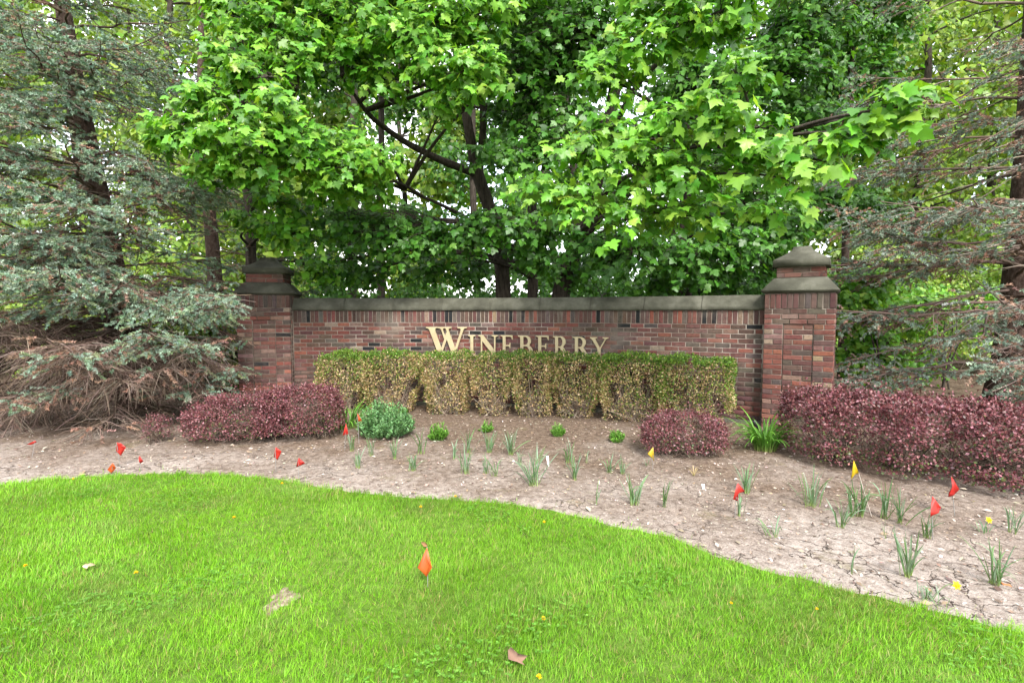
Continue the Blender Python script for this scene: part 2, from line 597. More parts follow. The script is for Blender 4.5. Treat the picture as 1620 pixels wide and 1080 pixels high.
def brick_mesh(lx, ly, lz, seed, name='brick'):
    """a brick with worn arrises: x along the wall, y depth (front face at y=0, towards -y), z up"""
    r = random.Random(seed)
    bm = bmesh.new()
    bmesh.ops.create_cube(bm, size=1)
    for v in bm.verts:
        v.co = Vector((v.co.x * lx, v.co.y * ly + ly / 2, v.co.z * lz)) + Vector((r.gauss(0, .0012), r.gauss(0, .0008), r.gauss(0, .0012)))
    bmesh.ops.bevel(bm, geom=[e for e in bm.edges if all(v.co.y < ly / 2 for v in e.verts)], offset=.004, segments=1, affect='EDGES')
    bmesh.ops.triangulate(bm, faces=bm.faces[:])
    me = bpy.data.meshes.new(name)
    bm.to_mesh(me)
    bm.free()
    me.materials.append(M['brick'])
    return me


STRETCH = [brick_mesh(.1935, .06, .0580, i) for i in range(5)]
HEADER = [brick_mesh(.0905, .06, .0580, 20 + i) for i in range(4)]
SOLDIER = [brick_mesh(.0580, .06, .1930, 40 + i) for i in range(5)]


class Joined:
    """bricks that stay one part"""

    def __init__(self):
        self.mb = MB()

    def put(self, me, mat, col):
        V = np.empty(len(me.vertices) * 3)
        me.vertices.foreach_get('co', V)
        V = V.reshape(-1, 3)
        T = np.array([p.vertices[:] for p in me.polygons])
        Rm = np.array(mat)
        self.mb.add(V @ Rm[:3, :3].T + Rm[:3, 3], T, col)


def lay(me, name, parent, x, y, z, rz, col, joined=None, jit=None, sx=1.0):
    j = jit or random
    mat = Matrix.Translation((x, y, z)) @ Matrix.Rotation(rz + j.gauss(0, .004), 4, 'Z') @ Matrix.Rotation(j.gauss(0, .005), 4, 'Y')
    mat = mat @ Matrix.Translation((0, j.gauss(0, .0014), 0)) @ Matrix.Diagonal((sx, 1, 1, 1))
    if joined is not None:
        joined.put(me, mat, col)
        return None
    o = link(name, me, parent)
    o.matrix_local = mat
    o.color = (*col, 1)
    return o


wall = thing('sign_wall', 'low curved red brick sign wall with grey stone coping between two pillars', 'wall')
# mortar core
mbw = MB()
n = 80
for (r_in, z0, z1) in ((-.007, -.12, Z_COP - .002),):
    al = np.linspace(A0 - .01, A1 + .01, n)
    Fp = np.array([wall_pt(a, r_in) for a in al])
    Bp = np.array([wall_pt(a, -.30) for a in al])
    V = np.concatenate([np.c_[Fp, np.full(n, z0)], np.c_[Fp, np.full(n, z1)], np.c_[Bp, np.full(n, z1)], np.c_[Bp, np.full(n, z0)]])
    T = []
    for i in range(n - 1):
        for q in range(4):
            a, b_ = q * n + i, ((q + 1) % 4) * n + i
            T += [(a, a + 1, b_ + 1), (a, b_ + 1, b_)]
    mbw.add(V, T)
mbw.build('mortar_core', M['mortar'], wall, smooth=False)

rb = random.Random(77)
arc = (A1 - A0) * R0
cands = []
ncourse = 22
for c in range(ncourse):
    z = Z_SOLD0 - COURSE * (c + .5)
    s0 = (c % 2) * BL / 2
    s = s0 - BL / 2
    while s < arc:
        mid = s + BL / 2
        lo, hi = max(s, 0.0), min(s + BL, arc)
        if hi - lo > .06:
            cands.append((c, (lo + hi) / 2, hi - lo, z))
        s += BL
info = []
for c, sm, ln, z in cands:
    a = A0 + sm / R0
    p2 = wall_pt(a)
    px, py, dd = project([(p2[0], p2[1], z)])
    hidden = (508 < px[0] < 1148 and py[0] > 566) or (py[0] > 615 and px[0] < 530) or z < -.02
    info.append((hidden, dd[0]))
order = sorted(range(len(cands)), key=lambda i: (info[i][0], -(cands[i][3] > .62), info[i][1]))
single = set(order[:300])
jw = Joined()
for i, (c, sm, ln, z) in enumerate(cands):
    a = A0 + sm / R0
    p2 = wall_pt(a)
    full = ln > BL * .9
    me = rb.choice(STRETCH if full else HEADER)
    w = None
    if c >= 9:      # browner brick mix low in the wall
        w = {'red': .14, 'brown': .40, 'plum': .24, 'dull': .17, 'bright': .02, 'tan': .01, 'black': .02}
    col = brick_colour(rb, w)
    lay(me, 'brick', wall, p2[0], p2[1], z, -a, col, None if i in single else jw, rb)
o = jw.mb.build('brickwork', M['brick_attr'], wall, smooth=False)
tag(o, kind='stuff')
ns = int(arc / COURSE)
pitch = arc / ns
for i in range(ns):
    a = A0 + (i + .5) * pitch / R0
    p2 = wall_pt(a)
    w = {'red': .13, 'brown': .40, 'plum': .16, 'dull': .15, 'bright': .03, 'tan': .06, 'black': .09}
    lay(rb.choice(SOLDIER), 'soldier_brick', wall, p2[0], p2[1], Z_SOLD0 + .1016, -a, brick_colour(rb, w), None, rb)

# coping stones
ncop = 9
for i in range(ncop):
    a0 = A0 + (A1 - A0) * i / ncop + (.0004 if i else -.002)
    a1 = A0 + (A1 - A0) * (i + 1) / ncop - (.0004 if i < ncop - 1 else -.002)
    prof = [(-.33, 0), (.022, 0), (.030, .008), (.030, .050), (.024, .060), (-.105, .205), (-.125, .212), (-.30, .205), (-.335, .06)]
    m_ = 9
    mb = MB()
    V, T = [], []
    k = len(prof)
    for j in range(m_):
        a = a0 + (a1 - a0) * j / (m_ - 1)
        for r_, h in prof:
            q = wall_pt(a, r_)
            V.append((q[0], q[1], Z_COP + h + rb.gauss(0, .0012)))
    for j in range(m_ - 1):
        for q in range(k):
            x0, x1 = j * k + q, j * k + (q + 1) % k
            T += [(x0, x1, x1 + k), (x0, x1 + k, x0 + k)]
    for base in (0, (m_ - 1) * k):
        for q in range(1, k - 1):
            T.append((base, base + q, base + q + 1))
    mb.add(V, T)
    mb.build('coping_stone', M['stone'], wall, smooth=False)

# footing strip at the foot of the wall
mbf = MB()
al = np.linspace(A0, A1, 60)
Fp = np.array([wall_pt(a, .07 + .012 * math.sin(a * 90)) for a in al])
Bp = np.array([wall_pt(a, -.02) for a in al])
n = 60
V = np.concatenate([np.c_[Fp, np.full(n, -.1)], np.c_[Fp, np.full(n, .045)], np.c_[Bp, np.full(n, .052)]])
T = []
for i in range(n - 1):
    for q in range(2):
        a, b_ = q * n + i, (q + 1) * n + i
        T += [(a, a + 1, b_ + 1), (a, b_ + 1, b_)]
mbf.add(V, T)
mbf.build('footing', M['stone'], wall, smooth=False)


def frustum_stack(levels):
    """closed solid from square rings (half width, z)"""
    V, T = [], []
    for h, z in levels:
        V += [(-h, -h, z), (h, -h, z), (h, h, z), (-h, h, z)]
    for i in range(len(levels) - 1):
        for q in range(4):
            a, b_ = i * 4 + q, i * 4 + (q + 1) % 4
            T += [(a, b_, b_ + 4), (a, b_ + 4, a + 4)]
    L = (len(levels) - 1) * 4
    T += [(0, 2, 1), (0, 3, 2), (L, L + 1, L + 2), (L, L + 2, L + 3)]
    return np.array(V, float), T


def pillar(end_a, sgn, label, seed, dz=0.0):
    r = random.Random(seed)
    HW = .4064
    a = end_a + sgn * (HW + .01) / R0
    tang = np.array([math.cos(a), -math.sin(a)])
    inward = np.array([-math.sin(a), -math.cos(a)])
    c = wall_pt(a, .16 - HW)
    pl = thing('brick_pillar', label, 'pillar', (c[0], c[1], 0), -a)
    ZS = 1.615 + dz
    mb = MB()
    PW, PR = .172, .013                       # half width and depth of the sunk panel
    zp0, zp1 = -.12, ZS - 3 * COURSE
    e = .007
    # core: three fingers so that the panel can lie back
    def box(x0, x1, y0, y1, z0, z1):
        V = [(x, y, z) for z in (z0, z1) for y in (y0, y1) for x in (x0, x1)]
        T = [(0, 1, 5), (0, 5, 4), (1, 3, 7), (1, 7, 5), (3, 2, 6), (3, 6, 7), (2, 0, 4), (2, 4, 6), (4, 5, 7), (4, 7, 6), (0, 2, 3), (0, 3, 1)]
        mb.add(V, T)
    box(-HW + e, HW - e, -HW + .06, HW - e, -.12, ZS + .206)
    box(-HW + e, -PW - .004, -HW + e, -HW + .058, -.12, ZS + .206)
    box(PW + .004, HW - e, -HW + e, -HW + .058, -.12, ZS + .206)
    box(-PW - .002, PW + .002, -HW + e, -HW + .058, zp1 + .003, ZS + .206)
    box(-PW - .002, PW + .002, -HW + PR + e, -HW + .0585, -.12, zp1 - .001)
    mb.build('mortar_core', M['mortar'], pl, smooth=False)
    jn = Joined()
    wts = {'red': .27, 'brown': .20, 'plum': .20, 'dull': .07, 'bright': .13, 'tan': .04, 'black': .02, 'pink': .09}
    nc = 26
    for q in range(nc):
        z = ZS - COURSE * (q + .5)
        if q < 3:                             # plain courses over the panel
            xs = [(-.3048, 1), (-.1016, 1), (.1016, 1), (.3048, 1)] if q % 2 else [(-.3556, 0), (-.2032, 1), (0, 1), (.2032, 1), (.3556, 0)]
            for x, f in xs:
                lay(r.choice(STRETCH if f else HEADER), 'brick', pl, x, -HW, z, 0, brick_colour(r, wts), None, r)
        else:
            stile = [(-.2895, 1)] if q % 2 else [(-.3475, 0), (-.2315, 0)]
            for x, f in stile:
                lay(r.choice(STRETCH if f else HEADER), 'brick', pl, x, -HW, z, 0, brick_colour(r, wts), None, r, 1.165)
            stile = [(.2895, 1)] if not q % 2 else [(.3475, 0), (.2315, 0)]
            for x, f in stile:
                lay(r.choice(STRETCH if f else HEADER), 'brick', pl, x, -HW, z, 0, brick_colour(r, wts), None, r, 1.165)
            pan = [(-.0565, 1), (.1155, 0)] if q % 2 else [(-.1155, 0), (.0565, 1)]
            for x, f in pan:
                lay(r.choice(STRETCH if f else HEADER), 'brick', pl, x, -HW + PR, z, 0, brick_colour(r, wts), None, r, 1.14)
        for side in (-1, 1):                  # the two returns and the back
            for y, f in ([(-.2045, 1), (.0, 1), (.2045, 1)] if q % 2 else [(-.255, 0), (-.1016, 1), (.1016, 1), (.255, 0)]):
                if side > 0:
                    mat = Matrix.Translation((HW, y, z)) @ Matrix.Rotation(math.pi / 2, 4, 'Z')
                else:
                    mat = Matrix.Translation((-HW, y, z)) @ Matrix.Rotation(-math.pi / 2, 4, 'Z')
                jn.put(r.choice(STRETCH if f else HEADER), mat, brick_colour(r, wts))
    for i in range(12):
        x = -HW + (i + .5) * (2 * HW / 12)
        lay(r.choice(SOLDIER), 'soldier_brick', pl, x, -HW - .004, ZS + .1016, 0, brick_colour(r, {'brown': .45, 'plum': .35, 'dull': .2}), None, r)
        for side in (-1, 1):
            if 0 < i < 11:
                mat = Matrix.Translation((side * (HW + .004), x, ZS + .1016)) @ Matrix.Rotation(side * math.pi / 2, 4, 'Z')
                jn.put(r.choice(SOLDIER), mat, brick_colour(r, {'brown': .45, 'plum': .35, 'dull': .2}))
    Z2 = ZS + .208
    V, T = frustum_stack([(HW + .008, Z2), (HW + .038, Z2 + .030), (HW + .038, Z2 + .038), (.305, Z2 + .205), (.28, Z2 + .206)])
    mb = MB()
    mb.add(V, T)
    mb.build('stone_skirt', M['stone'], pl, smooth=False)
    # neck: two courses
    NW = .280
    mb = MB()
    V, T = frustum_stack([(NW - e, Z2 + .2065), (NW - e, Z2 + .355)])
    mb.add(V, T)
    nk = mb.build('neck', M['mortar'], pl, smooth=False)
    for q in range(2):
        z = Z2 + .208 + COURSE * (q + .5)
        for k in range(4):
            xs = [(-.19, 1), (.0135, 1), (.165, 0), (.262, 0)] if q else [(-.24, 0), (-.09, 1), (.1145, 1), (.262, 0)]
            for x, f in xs:
                ln = .1935 if f else .0905
                x = max(-NW + ln / 2, min(NW - ln / 2, x))
                Rk = Matrix.Rotation(k * math.pi / 2, 4, 'Z')
                mat = Rk @ Matrix.Translation((x, -NW - (.0015 if k % 2 else 0), z))
                o = link('brick', r.choice(STRETCH if f else HEADER), nk)
                o.matrix_local = mat
                o.color = (*brick_colour(r, {'red': .5, 'plum': .3, 'bright': .2, 'brown': .15}), 1)
    Z3 = Z2 + .356
    V, T = frustum_stack([(.305, Z3 - .003), (.325, Z3), (.325, Z3 + .086), (.320, Z3 + .091), (.20, Z3 + .165), (.125, Z3 + .225), (.104, Z3 + .275), (.10, Z3 + .278)])
    mb = MB()
    mb.add(V, T)
    mb.build('stone_cap', M['stone'], pl, smooth=False)
    o = jn.mb.build('brickwork', M['brick_attr'], pl, smooth=False)
    tag(o, kind='stuff')
    return pl


pillar(A0, -1, 'brick pillar with stepped stone cap beside the blue-green spruce, behind the low barberry', 3, .03)
pillar(A1, 1, 'brick pillar with stepped stone cap by the daylilies, its shoulder brushed by a spruce bough', 8, 0)

# ------------------------------------------------------------------ letters
SERIF = .055


def arc_pts(cx, cy, rx, ry, a0, a1, n=10):
    return [(cx + rx * math.cos(math.radians(a0 + (a1 - a0) * i / (n - 1))), cy + ry * math.sin(math.radians(a0 + (a1 - a0) * i / (n - 1)))) for i in range(n)]


def glyph(ch):
    """outer outline and holes, cap height 1"""
    s = .035          # serif thickness
    if ch == 'I':
        return [[(0, 0), (.40, 0), (.40, s), (.30, s + .03), (.28, s + .06), (.28, 1 - s - .06), (.30, 1 - s - .03), (.40, 1 - s), (.40, 1), (0, 1), (0, 1 - s),
                 (.10, 1 - s - .03), (.12, 1 - s - .06), (.12, s + .06), (.10, s + .03), (0, s)]], .40
    if ch == 'N':
        return [[(0, 0), (.32, 0), (.32, s), (.21, s + .04), (.195, .10), (.195, .72), (.80, -.02), (.87, -.02), (.87, .90), (.885, 1 - s - .04), (.99, 1 - s), (.99, 1), (.68, 1), (.68, 1 - s),
                 (.785, 1 - s - .04), (.80, .90), (.80, .30), (.235, 1), (0, 1), (0, 1 - s), (.11, 1 - s - .05), (.125, .88), (.125, .10), (.11, s + .04), (0, s)]], .99
    if ch == 'E':
        return [[(0, 0), (.70, 0), (.74, .27), (.70, .27), (.66, .14), (.60, .065), (.31, .055), (.28, .08), (.28, .475), (.44, .475), (.49, .45), (.51, .37), (.545, .37), (.545, .64), (.51, .64),
                 (.49, .56), (.44, .535), (.28, .535), (.28, .945), (.56, .94), (.61, .90), (.64, .80), (.68, .80), (.66, 1), (0, 1), (0, 1 - s), (.10, 1 - s - .03), (.12, .90), (.12, .10),
                 (.10, s + .03), (0, s)]], .74
    if ch == 'B':
        outer = [(0, 0), (.42, 0)] + arc_pts(.44, .27, .34, .27, -90, 62, 12) + arc_pts(.38, .755, .31, .245, -40, 90, 12) + [(0, 1), (0, 1 - s), (.10, 1 - s - .03), (.12, .90), (.12, .10), (.10, s + .03), (0, s)]
        h1 = [(.28, .055)] + arc_pts(.40, .275, .19, .22, -90, 90, 12) + [(.28, .495)]
        h2 = [(.28, .55)] + arc_pts(.36, .75, .165, .195, -90, 90, 12) + [(.28, .945)]
        return [outer, h1, h2], .78
    if ch == 'R':
        outer = [(0, 0), (.38, 0), (.38, s), (.30, s + .03), (.28, .10), (.28, .455), (.37, .455), (.66, .05), (.74, 0), (.96, 0), (.96, s), (.88, .06), (.56, .50)] + arc_pts(.38, .74, .32, .26, -48, 90, 12) + [
            (0, 1), (0, 1 - s), (.10, 1 - s - .03), (.12, .90), (.12, .10), (.10, s + .03), (0, s)]
        h = [(.28, .51)] + arc_pts(.36, .728, .17, .217, -90, 90, 12) + [(.28, .945)]
        return [outer, h], .96
    if ch == 'Y':
        return [[(.29, 0), (.67, 0), (.67, s), (.58, s + .03), (.56, .10), (.56, .46), (.82, .90), (.87, 1 - s - .03), (.95, 1 - s), (.95, 1), (.66, 1), (.66, 1 - s), (.76, 1 - s - .03), (.76, .90),
                 (.54, .53), (.50, .53), (.27, .92), (.28, 1 - s - .02), (.36, 1 - s), (.36, 1), (0, 1), (0, 1 - s), (.07, 1 - s - .04), (.11, .90), (.40, .44), (.40, .10), (.38, s + .03), (.29, s)]], .95
    if ch == 'W':
        return [[(.47, 0), (.55, 0), (.745, .60), (.955, 0), (1.035, 0), (1.31, .88), (1.35, .955), (1.44, .968), (1.44, 1), (1.12, 1), (1.12, .968), (1.225, .945), (1.235, .88), (1.035, .24), (.865, .75),
                 (.91, .90), (.94, .95), (1.02, .968), (1.02, 1), (.42, 1), (.42, .968), (.53, .95), (.62, .80), (.655, .70), (.535, .26), (.325, .88), (.335, .945), (.42, .966), (.42, .9995), (0, 1), (0, .968), (.085, .945), (.13, .87)]], 1.44
    return [[]], 0


# the double stroke of W is simpler as one clean outline
W_OUT = [(.46, 0), (.53, 0), (.725, .57), (.93, 0), (1.0, 0), (1.30, .89), (1.34, .955), (1.44, .968), (1.44, 1), (1.10, 1), (1.10, .968), (1.21, .945), (1.22, .88), (1.015, .27), (.84, .77), (.875, .90), (.91, .955),
         (1.00, .968), (1.00, 1), (.36, 1), (.36, .968), (.44, .955), (.475, .90), (.525, .74), (.665, .395)]


def letter_mesh(outlines, name, depth):
    cu = bpy.data.curves.new(name, 'CURVE')
    cu.dimensions = '2D'
    cu.fill_mode = 'BOTH'
    cu.extrude = depth / 2
    cu.bevel_depth = .0015
    cu.bevel_resolution = 0
    for pts in outlines:
        sp = cu.splines.new('POLY')
        sp.points.add(len(pts) - 1)
        for q, (x, y) in zip(sp.points, pts):
            q.co = (x, y, 0, 1)
        sp.use_cyclic_u = True
    tmp = bpy.data.objects.new(name, cu)
    COL.objects.link(tmp)
    dg = bpy.context.evaluated_depsgraph_get()
    me = bpy.data.meshes.new_from_object(tmp.evaluated_get(dg))
    bpy.data.objects.remove(tmp)
    bpy.data.curves.remove(cu)
    me.materials.clear()
    me.materials.append(M['gold'])
    return me


# W as two crossing V strokes: an outer contour with no self overlap, and one diamond hole
W_OUTER = [(.455, 0), (.525, 0), (.745, .56), (.945, 0), (1.015, 0), (1.315, .89), (1.35, .955), (1.44, .968), (1.44, 1), (1.11, 1), (1.11, .968), (1.215, .95), (1.225, .88), (1.02, .27),
           (.845, .76), (.885, .89), (.92, .955), (1.01, .968), (1.01, 1), (.655, 1), (.655, .968), (.72, .955), (.755, .90), (.775, .84), (.745, .755), (.69, .90), (.70, .955), (.775, .968)]
W_OUTER = [(.455, 0), (.525, 0), (.735, .575), (.94, 0), (1.01, 0), (1.315, .89), (1.35, .955), (1.44, .968), (1.44, 1), (1.11, 1), (1.11, .968), (1.215, .95), (1.225, .88), (1.02, .27),
           (.80, .90), (.815, .955), (.90, .968), (.90, 1), (.40, 1), (.40, .968), (.50, .955), (.545, .89), (.645, .585), (.535, .27), (.325, .88), (.335, .95), (.385, .968), (.385, 1),
           (0, 1), (0, .968), (.085, .95), (.125, .89)]
W_HOLE = [(.672, .68), (.60, .90), (.605, .955), (.66, .962), (.70, .955), (.715, .90), (.735, .84)]

sign = thing('sign_lettering', 'cream gold raised serif letters spelling WINEBERRY on the brick wall', 'sign')
LET = [('W', 673.8, 738.5, 517.3, 563), ('I', 740.8, 752, 530, 563), ('N', 756.8, 787.6, 530, 563), ('E', 792, 812.8, 530.3, 563), ('B', 819.6, 842.9, 530.8, 564), ('E', 848, 870, 531, 564),
       ('R', 875, 902.3, 531.8, 565), ('R', 906, 934.8, 532.8, 566), ('Y', 933.4, 962.3, 533.5, 567)]


def hit_wall(px, py, r=.03):
    """where the pixel's ray meets the wall face"""
    d = ray(px, py)
    lo, hi = 4.0, 10.0
    for _ in range(50):
        t = (lo + hi) / 2
        q = d * t
        rad = math.hypot(q[0] - WX, q[1] - WY)
        if rad > R0 - r:
            hi = t
        else:
            lo = t
    q = np.array([0, 0, EYE]) + d * lo
    return q, math.atan2(q[0] - WX, q[1] - WY)


for ch, x0, x1, y0, y1 in LET:
    q0, _ = hit_wall(x0, y0)
    q1, _ = hit_wall(x1, y0)
    qc, a = hit_wall((x0 + x1) / 2, y0)
    qb, _ = hit_wall((x0 + x1) / 2, y1)
    wd = np.linalg.norm((q1 - q0)[:2])
    ht = qc[2] - qb[2]
    if ch == 'W':
        outs, gw = [W_OUTER, W_HOLE], 1.44
    else:
        outs, gw = glyph(ch)
    outs = [[((x / gw - .5) * wd, y * ht) for x, y in o_] for o_ in outs]
    me = letter_mesh(outs, 'letter', .022)
    ob = link('letter', me, sign)
    ob['label'] = 'raised letter ' + ch
    q = wall_pt(a, .026)
    ob.matrix_local = Matrix.Translation((q[0], q[1], qb[2])) @ Matrix.Rotation(-a, 4, 'Z') @ Matrix.Rotation(math.pi / 2, 4, 'X')

# ------------------------------------------------------------------ clipped boxwood bushes
def rounded_box_points(r, n, hw, hd, h, rad=.10):
    """points with outward normals on a rounded box standing on z=0 (front, top, ends, back thin)"""
    areas = np.array([2 * hw * h, 2 * hw * h * .45, 2 * hd * h, 2 * hd * h, 4 * hw * hd])
    f = r.choice(5, n, p=areas / areas.sum())
    u, v = r.uniform(-1, 1, n), r.uniform(0, 1, n)
    P = np.zeros((n, 3))
    Nn = np.zeros((n, 3))
    for k, (ax, sg) in enumerate(((1, -1), (1, 1), (0, -1), (0, 1), (2, 1))):
        q = f == k
        if ax == 1:
            P[q] = np.c_[u[q] * hw, np.full(q.sum(), sg * hd), v[q] * h]
        elif ax == 0:
            P[q] = np.c_[np.full(q.sum(), sg * hw), u[q] * hd, v[q] * h]
        else:
            P[q] = np.c_[u[q] * hw, (v[q] * 2 - 1) * hd, np.full(q.sum(), h)]
        Nn[q, ax] = sg
    inner = np.c_[np.clip(P[:, 0], -hw + rad, hw - rad), np.clip(P[:, 1], -hd + rad, hd - rad), np.minimum(P[:, 2], h - rad)]
    d = P - inner
    dn = nrm(d)
    return inner + dn * rad, dn


def boxwood(px0, px1, pyb, seed, label, green=0.35, top=.94, split=False, gap=.0):
    r = np.random.default_rng(seed)
    pc = (px0 + px1) / 2
    g = ground(pc, pyb)
    hd = .33
    # the bushes stand along the wall's curve
    x0, x1 = ground(px0, pyb)[0], ground(px1, pyb)[0]
    d_c = g[1] + hd
    xc = (x0 + x1) / 2 * (d_c - .1) / g[1]
    hw = (x1 - x0) / 2 * (d_c - .12) / g[1]
    a = math.atan2(xc - WX, d_c - WY)
    hw = hw / max(.8, math.cos(a)) * (.985 - gap)
    bush = thing('boxwood_bush', label, 'bush', (xc, d_c, float(gz(xc, d_c))), -a * .8, 'clipped boxwood bushes in front of the sign wall')
    n = int(15500 * (hw / .42) * 1.0)
    P, Nn = rounded_box_points(r, n, hw, hd, top)
    z = P[:, 2] / top
    # legs bare: the outline draws in towards the ground
    tight = np.clip((z - .0) / .55, 0, 1) ** .7
    P[:, 0] *= .76 + .24 * tight
    P[:, 1] *= .62 + .38 * tight
    bump = .050 * fnoise(P[:, 0] * 1.0 + seed, P[:, 2] * .6, 7.0, seed) + .045 * fnoise(P[:, 0], P[:, 2] + P[:, 1], 19.0, seed + 1)
    P += Nn * (bump[:, None] - np.abs(r.normal(0, .045, n))[:, None])
    # vertical cracks and thin places between the shoots
    thin = fnoise(P[:, 0] * 1.6, P[:, 2] * .7, 8.0, seed + 5)
    keep = (r.random(n) < np.clip(.20 + 1.7 * z, 0, 1)) & (thin > -.62 + .30 * (z < .6))
    P, Nn, z = P[keep], Nn[keep], z[keep]
    n = len(P)
    gcol = [(.075, .145, .018), (.115, .215, .022), (.05, .10, .016), (.16, .27, .03)]
    bcol = [(.40, .275, .13), (.48, .35, .19), (.25, .185, .085), (.28, .25, .08), (.56, .43, .26)]
    gp = .22 * np.clip((z - .35) / .5, 0, 1) + np.clip((z - .88 + .07 * fnoise(P[:, 0], P[:, 1], 9., seed)) / .14, 0, 1) * .68 + green * .55 + .28 * fnoise(P[:, 0], P[:, 2], 4.5, seed + 9)
    end = np.clip(np.abs(P[:, 0]) / hw - .9, 0, .1) * 1.5
    isg = r.random(n) < np.clip(gp + end - .06, .05, 1)
    C = np.where(isg[:, None], pick(gcol, n, [3, 4, 2, 3 if green > .4 else 1], .2, r), pick(bcol, n, [3, 4, 2, 5, 2], .18, r))
    mb = MB()
    tip = nrm(Nn * .9 + r.normal(0, .75, (n, 3)) + np.array([0, 0, .35]))
    nor = nrm(Nn + r.normal(0, .8, (n, 3)))
    scatter(mb, QUAD_V * np.array([1.1, 1, 1]), QUAD_T, P, tip, nor, r.uniform(.018, .036, n), C)
    fo = mb.build('foliage', M['small_leaf'], bush, smooth=False)
    tag(fo, kind='stuff')
    # stems
    mb = MB()
    ns = int(95 * hw / .42)
    st = np.c_[r.normal(0, hw * .22, ns), r.normal(0, .07, ns), np.full(ns, -.03)]
    en = np.c_[r.uniform(-.92, .92, ns) * hw, r.uniform(-.95, .7, ns) * hd, r.uniform(.16, .85, ns) * top]
    low = r.random(ns) < .45
    en[low, 2] = r.uniform(.10, .34, low.sum())
    en[low, 0] *= .72
    t = np.linspace(0, 1, 6)[None, :, None]
    Pp = st[:, None] * (1 - t) + en[:, None] * t
    Pp[:, :, 2] -= (.10 * np.sin(np.pi * t[..., 0])) * (en[:, 2:3] > .3)
    Pp += r.normal(0, .012, Pp.shape) * t
    tubes(mb, Pp, np.linspace(.0085, .0022, 6)[None] * r.uniform(.6, 1.2, (ns, 1)), 4, pick([(.24, .18, .13), (.34, .28, .21), (.15, .11, .08)], ns, None, .15, r))
    # fine spurs
    k = ns * 7
    idx = r.integers(0, ns, k)
    seg = r.integers(2, 6, k)
    s0 = Pp[idx, seg]
    dr = nrm(np.c_[r.normal(0, .8, k), r.normal(-.3, .8, k), r.normal(.5, .5, k)])
    L = r.uniform(.04, .13, k)
    tt = np.linspace(0, 1, 3)[None, :, None]
    tubes(mb, s0[:, None] + dr[:, None] * L[:, None, None] * tt, np.array([.002, .0016, .001])[None], 3, pick([(.30, .23, .17), (.40, .33, .25)], k, None, .15, r))
    mb.build('stems', M['twig'], bush)
    return bush


BOX = [(503, 576, 654, 'tan and green boxwood bush, the end one nearest the blue spruce', .55, .92),
       (574, 664, 656, 'browned boxwood bush with long bare lower twigs, behind the big blue-green perennial', .30, .95),
       (667, 747, 659, 'brown boxwood bush standing below the big letter W', .22, .94),
       (749, 813, 662, 'brown boxwood bush standing below the letters I, N and E', .24, .94),
       (814, 876, 663, 'tan boxwood bush standing below the letters B and E', .28, .95),
       (876, 950, 664, 'mixed green and tan boxwood bush standing below the letters R, R and Y', .38, .95),
       (953, 1052, 671, 'wide boxwood bush, green on top with brown patches, behind the small barberry', .52, .95),
       (1052, 1155, 681, 'mostly green boxwood bush at the hedge end nearest the daylily clump', .72, .95)]
for i, (a, b_, c, lab, g_, tp) in enumerate(BOX):
    boxwood(a, b_, c, 100 + i, lab, g_, tp, gap=(.02, .05, .06, .05, .03, .06, .04, .02)[i])

